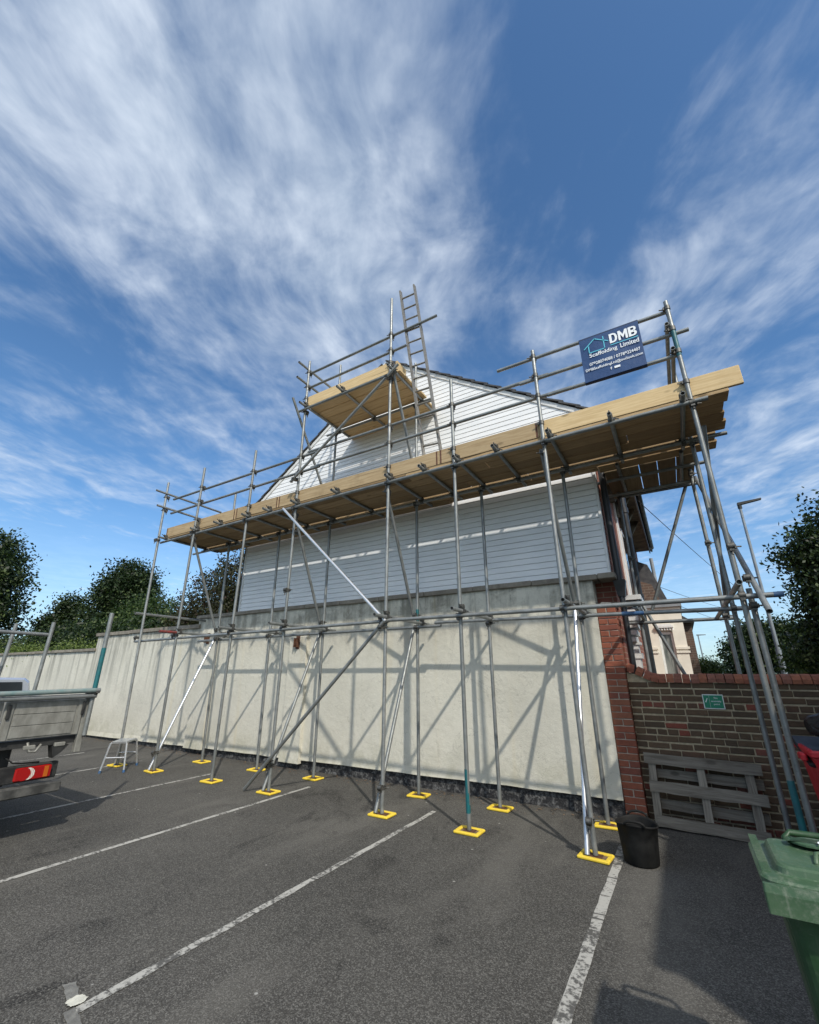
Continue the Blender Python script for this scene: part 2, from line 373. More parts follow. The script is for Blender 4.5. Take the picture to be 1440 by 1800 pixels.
M_leaf_light = leaf_mat('light_green_leaves', (.06, .10, .02), (.15, .19, .05))

# ------------------------------------------------------------------ mesh helpers
class MB:
    def __init__(s): s.v = []; s.f = []; s.mi = []; s.sm = []
    def add(s, verts, faces, mi=0, smooth=False):
        o = len(s.v); s.v.extend([tuple(p) for p in verts])
        for f in faces: s.f.append([i + o for i in f]); s.mi.append(mi); s.sm.append(smooth)
        return s
    def box(s, x0, x1, y0, y1, z0, z1, mi=0, M=None, bev=0.0):
        if bev > 0:
            b = min(bev, abs(x1 - x0) * .45, abs(y1 - y0) * .45, abs(z1 - z0) * .45)
            vs = []
            for z, ins in ((z0, b), (z0 + b, 0), (z1 - b, 0), (z1, b)):
                xa, xb, ya, yb = x0 + ins, x1 - ins, y0 + ins, y1 - ins
                k = b
                vs += [(xa + k, ya, z), (xb - k, ya, z), (xb, ya + k, z), (xb, yb - k, z), (xb - k, yb, z), (xa + k, yb, z), (xa, yb - k, z), (xa, ya + k, z)]
            fs = [tuple(range(7, -1, -1)), tuple(range(24, 32))]
            for r in range(3):
                for i in range(8):
                    j = (i + 1) % 8
                    fs.append((r * 8 + i, r * 8 + j, r * 8 + 8 + j, r * 8 + 8 + i))
        else:
            vs = [(x0, y0, z0), (x1, y0, z0), (x1, y1, z0), (x0, y1, z0), (x0, y0, z1), (x1, y0, z1), (x1, y1, z1), (x0, y1, z1)]
            fs = [(3, 2, 1, 0), (4, 5, 6, 7), (0, 1, 5, 4), (1, 2, 6, 5), (2, 3, 7, 6), (3, 0, 4, 7)]
        if M is not None: vs = [tuple(M @ Vector(p)) for p in vs]
        return s.add(vs, fs, mi)
    def hexa(s, bottom, top, mi=0):
        n = len(bottom); vs = list(bottom) + list(top)
        fs = [tuple(range(n - 1, -1, -1)), tuple(range(n, 2 * n))] + [(i, (i + 1) % n, n + (i + 1) % n, n + i) for i in range(n)]
        return s.add(vs, fs, mi)
    def prism(s, poly, axis, a, b, mi=0):
        """poly = 2-D outline (counter-clockwise) swept along axis from a to b"""
        def P(q, w): return {'x': (w, q[0], q[1]), 'y': (q[0], w, q[1]), 'z': (q[0], q[1], w)}[axis]
        return s.hexa([P(q, a) for q in poly], [P(q, b) for q in poly], mi)
    def tube(s, p, q, r, n=12, mi=0, hollow=True, r2=None, mi_end=None):
        p = Vector(p); q = Vector(q); r2 = r if r2 is None else r2
        d = (q - p); L = d.length; d.normalize()
        a = Vector((0, 0, 1)) if abs(d.z) < .9 else Vector((1, 0, 0))
        e = d.cross(a).normalized(); g = d.cross(e)
        def ring(c, rr): return [c + (e * math.cos(2 * math.pi * i / n) + g * math.sin(2 * math.pi * i / n)) * rr for i in range(n)]
        o = len(s.v)
        rings = [ring(p, r), ring(q, r2)]
        fs = [(i, n + i, n + (i + 1) % n, (i + 1) % n) for i in range(n)]
        s.add(rings[0] + rings[1], fs, mi, True)
        for c, sg, rr in ((p, 1, r), (q, -1, r2)):
            if hollow and rr > .012:
                inn = rr * .82; dep = min(.09, L * .3)
                A = ring(c, rr); B = ring(c, inn); D = ring(c + d * sg * dep, inn)
                s.add(A + B, [((i, (i + 1) % n, n + (i + 1) % n, n + i) if sg > 0 else (i, n + i, n + (i + 1) % n, (i + 1) % n)) for i in range(n)], mi)
                s.add(B + D, [((i, (i + 1) % n, n + (i + 1) % n, n + i) if sg > 0 else (i, n + i, n + (i + 1) % n, (i + 1) % n)) for i in range(n)], mi)
                s.add(D, [tuple(range(n))], mi)
            else:
                A = ring(c, rr); s.add(A, [tuple(range(n)) if sg > 0 else tuple(range(n - 1, -1, -1))], mi)
        return s
    def path(s, pts, r, n=8, mi=0):
        """round bar bent along points"""
        pts = [Vector(p) for p in pts]; rings = []
        for i, c in enumerate(pts):
            d = (pts[min(i + 1, len(pts) - 1)] - pts[max(i - 1, 0)]).normalized()
            a = Vector((0, 0, 1)) if abs(d.z) < .95 else Vector((1, 0, 0))
            e = d.cross(a).normalized(); g = d.cross(e)
            rings.append([c + (e * math.cos(2 * math.pi * k / n) + g * math.sin(2 * math.pi * k / n)) * r for k in range(n)])
        vs = [p for rg in rings for p in rg]; fs = []
        for i in range(len(pts) - 1):
            for k in range(n): fs.append((i * n + k, (i + 1) * n + k, (i + 1) * n + (k + 1) % n, i * n + (k + 1) % n))
        fs += [tuple(range(n)), tuple(range((len(pts) - 1) * n + n - 1, (len(pts) - 1) * n - 1, -1))]
        return s.add(vs, fs, mi, True)
    def lathe(s, prof, c=(0, 0, 0), n=32, mi=0, sx=1, sy=1):
        vs = []; m = len(prof)
        for i in range(n):
            a = 2 * math.pi * i / n
            for r, z in prof: vs.append((c[0] + math.cos(a) * r * sx, c[1] + math.sin(a) * r * sy, c[2] + z))
        fs = [(i * m + k, ((i + 1) % n) * m + k, ((i + 1) % n) * m + k + 1, i * m + k + 1) for i in range(n) for k in range(m - 1)]
        return s.add(vs, fs, mi, True)
    def mesh(s, name, mats):
        me = bpy.data.meshes.new(name); me.from_pydata(s.v, [], s.f)
        for m in (mats if isinstance(mats, (list, tuple)) else [mats]): me.materials.append(m)
        me.polygons.foreach_set('material_index', s.mi); me.polygons.foreach_set('use_smooth', s.sm); me.update()
        return me
    def build(s, name, mats, parent=None, kind=None, label=None, cat=None, group=None, world=True):
        return link(name, s.mesh(name, mats), parent, kind, label, cat, group, world)

def link(name, data, parent=None, kind=None, label=None, cat=None, group=None, world=True):
    o = bpy.data.objects.new(name, data); COL.objects.link(o)
    if parent is not None:
        o.parent = parent
        if world: o.matrix_parent_inverse = Matrix.Translation(parent.matrix_parent_inverse.inverted().translation * 0 + world_loc(parent)).inverted()
    if kind: o['kind'] = kind
    tag(o, label, cat, group)
    return o
def world_loc(o):
    p = Vector(o.location)
    if o.parent is not None: p = world_loc(o.parent) + o.matrix_parent_inverse.translation + p
    return p
def tag(o, label=None, cat=None, group=None):
    if label: o['label'] = label
    if cat: o['category'] = cat
    if group: o['group'] = group
def thing(name, label, cat, loc=(0, 0, 0), group=None):
    o = bpy.data.objects.new(name, None); COL.objects.link(o); o.location = loc; o.empty_display_size = .1
    tag(o, label, cat, group); return o
def box(name, m, parent, x0, x1, y0, y1, z0, z1, bev=0.0, **kw): return MB().box(x0, x1, y0, y1, z0, z1, bev=bev).build(name, m, parent, **kw)
def tube(name, m, parent, p, q, r=.0242, n=12, **kw): return MB().tube(p, q, r, n).build(name, m, parent, **kw)
def text_mesh(txt, size, offset=0.0, ext=.0006):
    cu = bpy.data.curves.new('lettering', 'FONT'); cu.body = txt; cu.size = size; cu.offset = offset; cu.extrude = ext; cu.align_x = 'LEFT'
    tmp = bpy.data.objects.new('lettering', cu); COL.objects.link(tmp)
    me = bpy.data.meshes.new_from_object(tmp.evaluated_get(bpy.context.evaluated_depsgraph_get()))
    bpy.data.objects.remove(tmp); bpy.data.curves.remove(cu)
    return me
def place_text(name, txt, width, height, x, z, yplane, m, parent, bold=0.0, shear=0.0):
    """flat lettering on a vertical face that looks towards -y; x,z = lower left corner"""
    me = text_mesh(txt, 1.0, bold)
    co = np.array([tuple(v.co) for v in me.vertices]); mn = co.min(0); mx = co.max(0)
    for vtx in me.vertices:
        px = (vtx.co.x - mn[0]) / (mx[0] - mn[0]) * width; pz = (vtx.co.y - mn[1]) / (mx[1] - mn[1]) * height
        vtx.co = (x + px, yplane - (.0008 if vtx.co.z > 0 else 0), z + pz)
    me.materials.clear(); me.materials.append(m)
    return link(name, me, parent)

# ------------------------------------------------------------------ ground, car park, markings
MB().add([(-2500, -2500, -.03), (2500, -2500, -.03), (2500, 2500, -.03), (-2500, 2500, -.03)], [(0, 1, 2, 3)]).build('ground', M_grass, kind='structure')
MB().add([(-45, -16, 0), (9, -16, 0), (9, 6.55, 0), (-45, 6.55, 0)], [(0, 1, 2, 3)]).build('car_park', M_asphalt, kind='structure')
MB().add([(1.2, 6.9, -.012), (9, 6.9, -.012), (9, 70, -.012), (1.2, 70, -.012)], [(0, 1, 2, 3)]).build('road', M_asphalt, kind='structure')
def ribbon(x, y0, y1, w, z=.004):
    mb = MB(); n = max(4, int((y1 - y0) / .12)); vs = []
    for i in range(n + 1):
        y = y0 + (y1 - y0) * i / n
        vs += [(x - w / 2 + random.uniform(-.005, .005), y, z), (x + w / 2 + random.uniform(-.005, .005), y, z)]
    mb.add(vs, [(2 * i, 2 * i + 1, 2 * i + 3, 2 * i + 2) for i in range(n)]); return mb
for x, y0, y1 in ((-.80, -2.2, 5.42), (-2.92, 1.55, 5.42), (-5.08, -2.2, 5.50), (-7.12, -2.2, 5.30), (-9.28, -2.2, 5.30), (-11.25, -2.2, 5.15), (-13.1, -2.2, 5.2)):
    ribbon(x, y0, y1, .075 if x > -1 else .060).build('bay_line', M_paint, kind='structure')
def worn_patch(name, outline, z, m):
    """painted mark with a ragged edge"""
    P = []
    for (x0, y0), (x1, y1) in zip(outline, outline[1:] + outline[:1]):
        for i in range(6):
            f = i / 6; P.append((x0 + (x1 - x0) * f + random.uniform(-.004, .004), y0 + (y1 - y0) * f + random.uniform(-.004, .004), z))
    MB().add(P, [tuple(range(len(P)))]).build(name, m, kind='structure')
worn_patch('bay_line', [(-3.20, 1.615), (-3.045, 1.575), (-3.035, 1.625), (-3.17, 1.67)], .0065, M_paint_grey)
worn_patch('bay_line', [(-2.955, 1.525), (-2.70, 1.465), (-2.69, 1.515), (-2.95, 1.575)], .0065, M_paint_grey)
worn_patch('bay_corner_mark', [(-3.035, 1.575), (-3.02, 1.555), (-2.97, 1.56), (-2.955, 1.58), (-2.95, 1.615), (-2.97, 1.64), (-3.015, 1.638), (-3.035, 1.615)], .0105, M_paint_bright)
# grit and dead leaves gathered along the wall foot
mb = MB()
for i in range(620):
    x = random.uniform(-14, -.9); y = 6.30 - abs(random.gauss(0, .16)) - .02; s = random.uniform(.006, .022); a = random.uniform(0, 6.28)
    mb.add([(x + math.cos(a + k * 2.1) * s, y + math.sin(a + k * 2.1) * s, .006 + random.uniform(0, .012)) for k in range(3)], [(0, 1, 2)])
mb.build('dry_leaf_litter', M_brownboard, kind='stuff')

# ------------------------------------------------------------------ boundary wall (rendered), coping, plinth, pilasters
WY = 6.30
wall = thing('boundary_wall', 'long cream rendered wall with dark stone coping and black plinth along the car park', 'wall', (-7, WY, 0))
def wall_panel(x0, x1, zt, zb0=.17, zb1=.17):
    mb = MB(); n = max(2, int((x1 - x0) / .35)); vs = []
    for i in range(n + 1):      # bell-cast foot kicks out a little over the plinth
        x = x0 + (x1 - x0) * i / n; zb = zb0 + (zb1 - zb0) * i / n + random.uniform(-.006, .006)
        vs += [(x, WY + .10, zb), (x, WY - .018, zb), (x, WY, zb + .10), (x, WY, zt), (x, WY + .25, zt)]
    fs = [(5 * i + k, 5 * i + 5 + k, 5 * i + 6 + k, 5 * i + 1 + k) for i in range(n) for k in range(4)]
    fs += [(0, 1, 2, 3, 4), tuple(5 * n + k for k in (4, 3, 2, 1, 0))]
    return mb.add(vs, fs)
wall_panel(-9.70, -.862, 2.825, .12, .20).build('render_panel', M_render, wall)
wall_panel(-14.45, -9.702, 2.61, .05, .11).build('render_panel', M_render, wall)
wall_panel(-30, -14.452, 2.20, .0, .01).build('render_panel', M_render, wall)
box('plinth', M_plinth, wall, -9.7, -.864, WY + .035, WY + .2, -.05, .28)
box('plinth', M_plinth, wall, -30, -9.702, WY + .03, WY + .2, -.05, .2)
def copings(x0, x1, z, h, y0=WY - .05):
    x = x0
    while x < x1 - .05:
        e = min(x + random.uniform(.86, .94), x1); dz = random.uniform(-.004, .004)
        box('coping_stone', M_coping, wall, x + .003, e - .003, y0 + random.uniform(-.004, .004), WY + .30, z + dz, z + h + dz, bev=.008); x = e
copings(-9.76, -.56, 2.826, .075); copings(-14.52, -9.60, 2.612, .09); copings(-24, -14.40, 2.202, .08)
for xp0, xp1, zt in ((-9.46, -8.84, 2.60), (-6.56, -6.06, 2.42)):
    mb = MB(); y0, y1 = 6.232, WY - .001
    mb.hexa([(xp0 + .005, y0 - .012, .10), (xp1 - .005, y0 - .012, .10), (xp1 - .005, y1, .10), (xp0 + .005, y1, .10)], [(xp0 + .01, y0, .3), (xp1 - .01, y0, .3), (xp1 - .01, y1, .3), (xp0 + .01, y1, .3)])
    mb.hexa([(xp0 + .01, y0, .3), (xp1 - .01, y0, .3), (xp1 - .01, y1, .3), (xp0 + .01, y1, .3)], [(xp0 + .03, y0, zt - .15), (xp1 - .03, y0, zt - .15), (xp1 - .03, y1, zt - .15), (xp0 + .03, y1, zt - .15)])
    mb.hexa([(xp0 + .03, y0, zt - .15), (xp1 - .03, y0, zt - .15), (xp1 - .03, y1, zt - .15), (xp0 + .03, y1, zt - .15)], [(xp0 + .03, y1 - .01, zt), (xp1 - .03, y1 - .01, zt), (xp1 - .03, y1, zt), (xp0 + .03, y1, zt)])
    pl = mb.build('pilaster', M_render, wall)
    xb = (xp0 + xp1) / 2
    mb = MB().box(xb - .035, xb - .027, y0 - .085, y0 + .005, zt - .34, zt - .17).box(xb + .027, xb + .035, y0 - .085, y0 + .005, zt - .34, zt - .17)
    mb.tube((xb - .045, y0 - .06, zt - .30), (xb + .045, y0 - .06, zt - .30), .012, 8, hollow=False).box(xb - .05, xb + .05, y0 - .008, y0 - .001, zt - .37, zt - .13)
    mb.build('rusty_bracket', M_rust, wall, label='rusted steel bracket bolted to the wall pilaster')

# ------------------------------------------------------------------ gable house
house = thing('gable_house', 'end of terrace house with white boarded gable and dark tiled roof behind the scaffold', 'house', (-4.5, 10, 0))
XL, XR, ZE_L, ZE_R, AX, AZ, CY0 = -8.40, -.62, 5.34, 5.525, -4.46, 8.12, 6.375
sl_l = (AZ - ZE_L) / (AX - XL); sl_r = (AZ - ZE_R) / (XR - AX)
def xl(z): return XL if z <= ZE_L else XL + (z - ZE_L) / sl_l
def xr(z): return XR if z <= ZE_R else XR - (z - ZE_R) / sl_r
MB().prism([(XL, -.02), (XR, -.02), (XR, ZE_R), (AX, AZ), (XL, ZE_L)], 'y', CY0 + .26, 15.0).build('brick_wall_core', M_farbrick, house)
PITCH = .0925; z = 2.902; k = 0
while z < AZ - .05:
    z1 = min(z + PITCH, AZ - .01)
    a0, a1, b0, b1 = xl(z) + .03, xr(z) - .03, xl(z1) + .03, xr(z1) - .03
    if b1 - b0 < .05: b0 = b1 = (b0 + b1) / 2
    zb = z + .0028
    sec = lambda y0, y1, ya: None
    vs = [(a0, CY0 - .004, zb), (a1, CY0 - .004, zb), (b1, CY0 + .002, z1 - .004), (b0, CY0 + .002, z1 - .004), (b1, CY0 + .012, z1), (b0, CY0 + .012, z1),
          (a0, CY0 + .02, zb), (a1, CY0 + .02, zb), (b0, CY0 + .02, z1), (b1, CY0 + .02, z1)]
    fs = [(0, 1, 2, 3), (3, 2, 4, 5), (6, 7, 1, 0), (5, 4, 9, 8), (1, 7, 9, 4, 2), (0, 3, 5, 8, 6)]
    MB().add(vs, fs).build('cladding_board', M_clad, house)
    z += PITCH; k += 1
MB().prism([(XL + .02, 2.901), (XR - .02, 2.901), (XR - .02, ZE_R - .02), (AX, AZ - .02), (XL + .02, ZE_L - .02)], 'y', CY0 + .021, CY0 + .258).build('cladding_backing', M_white, house)
box('corner_trim', M_white, house, XR - .034, XR, CY0 - .016, CY0 + .10, 2.902, ZE_R - .05)
box('corner_trim', M_white, house, XL, XL + .034, CY0 - .016, CY0 + .10, 2.902, ZE_L - .05)
box('edge_strip', M_black, house, XL - .05, XL - .002, CY0 - .004, CY0 + .24, 2.902, ZE_L + .02)
def slope_bar(name, m, x0, z0, x1, z1, y0, y1, off0, off1, parent, **kw):
    """bar along a roof slope, between off0 and off1 measured square to the slope"""
    d = Vector((x1 - x0, 0, z1 - z0)).normalized(); nrm = Vector((-d.z, 0, d.x))
    if nrm.z < 0: nrm = -nrm
    a, b = Vector((x0, 0, z0)), Vector((x1, 0, z1)); P = [a + nrm * off0, b + nrm * off0, b + nrm * off1, a + nrm * off1]
    if (P[1] - P[0]).cross(P[3] - P[0]).y > 0: P = [P[0], P[3], P[2], P[1]]
    MB().hexa([(p.x, y0, p.z) for p in P], [(p.x, y1, p.z) for p in P]).build(name, m, parent, **kw)
slope_bar('verge_trim', M_white, XR + .02, ZE_R - .02, AX + .02, AZ, CY0 - .02, CY0 + .06, -.075, .0, house)
slope_bar('verge_trim', M_white, XL - .02, ZE_L - .02, AX - .02, AZ, CY0 - .02, CY0 + .06, -.075, .0, house)
for sgn, x0, z0 in ((1, XR + .42, ZE_R - .42 * sl_r), (-1, XL - .35, ZE_L - .35 * sl_l)):
    slope_bar('roof', M_slate, x0, z0, AX, AZ, CY0 + .062, 15.3, .012, .05, house)
    L = math.hypot(AX - x0, AZ - z0); n = int(L / .30); ux, uz = (AX - x0) / L, (AZ - z0) / L
    for i in range(n):          # verge tiles lap up the slope, each a little proud of the next
        s0 = i * .30; s1 = min(s0 + .36, L); tip = random.uniform(-.004, .004)
        nx, nz = (-uz * sgn, ux * sgn) if (ux * sgn) > 0 else (uz * sgn, -ux * sgn)
        if nz < 0: nx, nz = -nx, -nz
        lo0, lo1 = .030 + tip, .004
        A = [(x0 + ux * s0 + nx * lo0, z0 + uz * s0 + nz * lo0), (x0 + ux * s1 + nx * lo1, z0 + uz * s1 + nz * lo1)]
        B = [(x0 + ux * s1 + nx * (lo1 + .024), z0 + uz * s1 + nz * (lo1 + .024)), (x0 + ux * s0 + nx * (lo0 + .026), z0 + uz * s0 + nz * (lo0 + .026))]
        P = A + B
        area = sum(P[j][0] * P[(j + 1) % 4][1] - P[(j + 1) % 4][0] * P[j][1] for j in range(4))
        if area < 0: P = P[::-1]
        MB().prism(P, 'y', CY0 - .055, CY0 + .0605).build('verge_tile', M_slate, house)
# street front of the terrace, seen edge on past the corner
box('soffit', M_soffit, house, XR + .002, -.245, CY0 + .30, 13.6, 4.90, 4.94)
box('fascia', M_black, house, -.243, -.215, CY0 + .30, 13.6, 4.82, 5.12)
g = MB().path([(-.165, CY0 + .28, 5.06), (-.165, 10, 5.03), (-.165, 13.7, 5.0)], .055, 10).build('gutter', M_black, house)
for yb in (7.0, 7.9, 8.8, 9.7, 10.6): MB().hexa([(XR + .003, yb, 4.50), (XR + .10, yb, 4.50), (XR + .10, yb + .09, 4.50), (XR + .003, yb + .09, 4.50)], [(XR + .003, yb, 4.898), (-.29, yb, 4.898), (-.29, yb + .09, 4.898), (XR + .003, yb + .09, 4.898)]).build('eaves_bracket', M_soffit, house)
dp = MB().tube((-.545, CY0 + .13, 4.86), (-.545, CY0 + .13, 2.80), .046, 12).build('downpipe', M_black, house)
mb = MB(); mb.hexa([(-.585, CY0 + .085, 2.60), (-.495, CY0 + .085, 2.60), (-.495, CY0 + .175, 2.60), (-.585, CY0 + .175, 2.60)], [(-.618, CY0 + .05, 2.82), (-.462, CY0 + .05, 2.82), (-.462, CY0 + .21, 2.82), (-.618, CY0 + .21, 2.82)])
mb.build('hopper', M_black, house)
MB().tube((-.54, CY0 + .13, 2.60), (-.54, CY0 + .13, .1), .036, 12).build('downpipe', M_black, house)
dp = MB().tube((-.42, 8.1, 4.75), (-.42, 8.1, .1), .062, 12).build('soil_pipe', M_black, house)
for zc in (4.3, 2.75): MB().tube((-.42, 8.1, zc), (-.42, 8.1, zc + .10), .076, 12, hollow=False).build('pipe_collar', M_black, dp)
MB().path([(-.40, 8.1, 4.72), (-.33, 8.1, 4.80), (-.24, 8.1, 4.86), (-.20, 8.05, 4.88), (-.165, 8.0, 4.98)], .05, 10).build('swan_neck', M_black, house)
for i in range(7):               # white stepped mouldings over the doorway
    box('door_hood_moulding', M_white, house, XR + .002, XR + .10 + .028 * i, 7.45 - .03 * i, 8.02, 2.06 + i * .10, 2.06 + i * .10 + .07)
mb = MB()
for z0, z1, w in ((.0, 1.82, .085), (1.82, 1.90, .115), (1.90, 2.02, .085), (2.02, 2.06, .12)): mb.box(XR + .002, XR + .02 + w, 7.62 - w / 2, 7.78 + w / 2, z0, z1 - .001)
mb.build('door_pilaster', M_white, house)
box('quoin_strip', M_white, house, XR + .001, XR + .03, 8.7, 8.95, 0, 4.8)
fw = box('window', M_white, house, XR - .05, XR + .03, 9.3, 10.4, 2.9, 4.4); box('pane', M_glass, fw, XR + .031, XR + .034, 9.38, 10.32, 2.98, 4.32)

# ------------------------------------------------------------------ brick pier and brick wall on the right
SB = {}
def brick_mesh(w, d, h, m, var):
    key = (round(w, 3), round(d, 3), m.name, var)
    if key not in SB:
        r = random.Random(hash(key) & 0xffff); j = lambda a: r.uniform(-a, a)
        vs = [(-w / 2 + j(.003), -d / 2 + j(.002), -h / 2 + j(.003)), (w / 2 + j(.003), -d / 2 + j(.002), -h / 2 + j(.003)), (w / 2, d / 2, -h / 2), (-w / 2, d / 2, -h / 2),
              (-w / 2 + j(.003), -d / 2 + j(.002), h / 2 + j(.003)), (w / 2 + j(.003), -d / 2 + j(.002), h / 2 + j(.003)), (w / 2, d / 2, h / 2), (-w / 2, d / 2, h / 2)]
        b = .005; cx = []
        front = []
        for (x, y, zz) in (vs[0], vs[1], vs[5], vs[4]): front.append((x - math.copysign(b, x), y - b, zz - math.copysign(b, zz)))
        mb = MB(); mb.add(vs + front, [(3, 2, 1, 0), (4, 5, 6, 7), (1, 2, 6, 5), (2, 3, 7, 6), (3, 0, 4, 7), (8, 9, 10, 11), (0, 1, 9, 8), (1, 5, 10, 9), (5, 4, 11, 10), (4, 0, 8, 11)])
        SB[key] = mb.mesh('brick', m)
    return SB[key]
def lay(parent, w, d, h, m, c, rz=0.0):
    o = bpy.data.objects.new('brick', brick_mesh(w, d, h, m, random.randrange(4))); COL.objects.link(o)
    o.parent = parent; o.location = Vector(c) - world_loc(parent); o.rotation_euler = (0, random.uniform(-.006, .006), rz); return o
pier = thing('brick_pier', 'narrow red brick pier at the end of the cream wall', 'pier', (-.74, 6.45, 0))
PX0, PX1, PYF = -.858, -.632, 6.325
box('mortar_core', M_mortar_pale, pier, PX0 + .006, PX1 - .006, PYF + .006, PYF + .224, 0, 2.44)
for i in range(32):
    zc = .01 + .0763 * i + .0355
    if i % 2 == 0:
        for s in (0, 1): lay(pier, PX1 - PX0, .108, .066, M_redbrick, ((PX0 + PX1) / 2, PYF + .054 + s * .122, zc))
    else:
        w = (PX1 - PX0 - .011) / 2
        for s in (0, 1): lay(pier, w, .23, .066, M_redbrick, (PX0 + w / 2 + s * (w + .011), PYF + .115, zc))
mb = MB(); mb.hexa([(PX0, PYF, 2.447), (PX1, PYF, 2.447), (PX1, PYF + .23, 2.447), (PX0, PYF + .23, 2.447)], [(PX0 + .06, PYF + .06, 2.53), (PX1 - .05, PYF + .07, 2.52), (PX1 - .06, PYF + .17, 2.53), (PX0 + .05, PYF + .17, 2.525)])
mb.build('mortar_cap', M_mortar_pale, pier)

bw = thing('garden_wall', 'dark stock brick garden wall with red brick on edge coping behind the pallet', 'wall', (1, 6.5, 0))
BY = 6.43; BX0, BX1, BXV = -.628, 4.2, 1.50
box('mortar_core', M_mortar, bw, BX0, BX1, BY + .006, BY + .205, 0, 1.50)
MB().hexa([(BX0, BY + .010, 1.501), (BX0 + .36, BY + .010, 1.501), (BX0 + .36, BY + .205, 1.501), (BX0, BY + .205, 1.501)], [(BX0, BY + .010, 1.62), (BX0 + .10, BY + .010, 1.60), (BX0 + .10, BY + .205, 1.60), (BX0, BY + .205, 1.62)]).build('mortar_core', M_mortar, bw)
rest = MB()
for i in range(20):
    zc = .010 + .0752 * i + .034; x = BX0 + (0 if i % 2 else -.11)
    j = 0
    while x < BX1:
        header = (i % 4 == 0 and True) or random.random() < .14
        w = (.104 if header else .216) + random.uniform(-.006, .006)
        a, b = max(x, BX0 + .002), x + w
        if b - a > .04:
            if a < BXV:
                red = random.random() < (.30 if zc < .75 else .13) and (header or random.random() < .4)
                lay(bw, round((b - a) / .012) * .012,   .06, .0580, M_oldred if red else M_stock, ((a + b) / 2, BY + .030 + random.uniform(-.004, .003), zc + random.uniform(-.003, .003)))
            else: rest.box(a, b, BY + .001, BY + .06, zc - .032, zc + .032)
        x = b + random.uniform(.009, .014); j += 1
rest.build('brick_courses', M_stock, bw, kind='stuff')
# coping: bricks on edge, ramped up to the pier
def coping_mesh(v):
    mb = MB(); w = .079; d0, d1 = -.125, .125; prof = [(d0, 0), (d1, 0), (d1, .045), (d1 - .03, .085), (d1 - .08, .102), (d0 + .08, .102), (d0 + .03, .085), (d0, .045)]
    mb.prism(prof, 'x', -w / 2, w / 2); return mb.mesh('coping_brick', M_copingbrick)
cm = coping_mesh(0); x = BX0 + .045; n = 0
while x < 3.9:
    ramp = max(0.0, 1 - (x - BX0) / .34); zt = 1.502 + .13 * ramp * ramp * (3 - 2 * ramp)
    o = bpy.data.objects.new('coping_brick', cm); COL.objects.link(o); o.parent = bw
    sl = .13 * (-6 * ramp * (1 - ramp)) / .34
    o.location = Vector((x, BY + .10 + random.uniform(-.004, .004), zt + random.uniform(-.004, .004))) - Vector(bw.location); o.rotation_euler = (random.uniform(-.02, .02), -math.atan(sl) * .9, random.uniform(-.015, .015))
    x += .0855; n += 1

sg = thing('assembly_sign', 'small green fire assembly point sign with white border on the brick wall', 'sign', (.24, BY - .012, 1.30))
box('sign_board', M_sign_white, sg, .140, .342, BY - .016, BY - .006, 1.222, 1.378)
box('green_field', M_sign_green, sg, .149, .333, BY - .0185, BY - .0165, 1.231, 1.369)
mb = MB(); mb.add([(.160, BY - .0195, 1.298), (.168, BY - .0195, 1.288), (.172, BY - .0195, 1.297), (.189, BY - .0195, 1.335), (.183, BY - .0195, 1.338), (.170, BY - .0195, 1.312)], [(0, 1, 2, 5), (2, 3, 4, 5)])
mb.build('tick_mark', M_sign_white, sg); box('dividing_line', M_sign_white, sg, .2035, .2050, BY - .0205, BY - .019, 1.236, 1.364)
place_text('lettering', 'Fire', .034, .020, .252, 1.330, BY - .0192, M_sign_white, sg, .01)
place_text('lettering', 'assembly', .098, .022, .218, 1.292, BY - .0192, M_sign_white, sg, .01)
place_text('lettering', 'point', .058, .022, .240, 1.260, BY - .0192, M_sign_white, sg, .01)

# ------------------------------------------------------------------ scaffold
sc = thing('scaffold', 'galvanised tube scaffold with timber decks in front of the white gable', 'scaffold', (-4.5, 5.4, 0))
TR = .0242
cpl = MB()
cpl.tube((0, 0, -.026), (0, 0, .026), .033, 10, hollow=False); cpl.tube((-.026, -.052, 0), (.026, -.052, 0), .033, 10, hollow=False)
cpl.box(-.02, .02, -.05, 0, -.02, .02); cpl.tube((.030, -.01, 0), (.085, .012, 0), .008, 6, hollow=False); cpl.tube((0, -.05, -.03), (.0, -.075, -.09), .008, 6, hollow=False)
cpl.box(.032, .046, -.018, .018, -.018, .018); cpl.box(-.018, .018, -.078, -.05, -.05, -.03)
CPL = cpl.mesh('coupler', M_coupler)
def coupler(c, a=(0, 0, 1), b=(1, 0, 0), flip=1):
    a = Vector(a).normalized(); b = Vector(b); b = (b - a * b.dot(a)).normalized(); y = a.cross(b)
    if flip < 0: y = -y; b = -b
    o = bpy.data.objects.new('coupler', CPL); COL.objects.link(o); o.parent = sc
    Mx = Matrix((b, y, a)).transposed().to_4x4(); Mx.translation = Vector(c) - Vector(sc.location); o.matrix_basis = Mx; return o
def T(name, p, q, m=M_galv, **kw): return tube(name, m, sc, p, q, TR, **kw)
def band(par, p, q, m=M_teal, label='teal painted length'): return MB().tube(p, q, TR + .0012, 12, hollow=False).build('painted_band', m, par, label=label)
plate = MB(); plate.box(-.06, .06, -.06, .06, 0, .006); plate.tube((0, 0, .006), (0, 0, .06), .018, 8, hollow=False); PLATE = plate.mesh('base_plate', M_rust)
ZP = .026
def base_plate(x, y):
    o = bpy.data.objects.new('base_plate', PLATE); COL.objects.link(o); o.parent = sc; o.location = Vector((x, y, ZP - .012)) - Vector(sc.location)
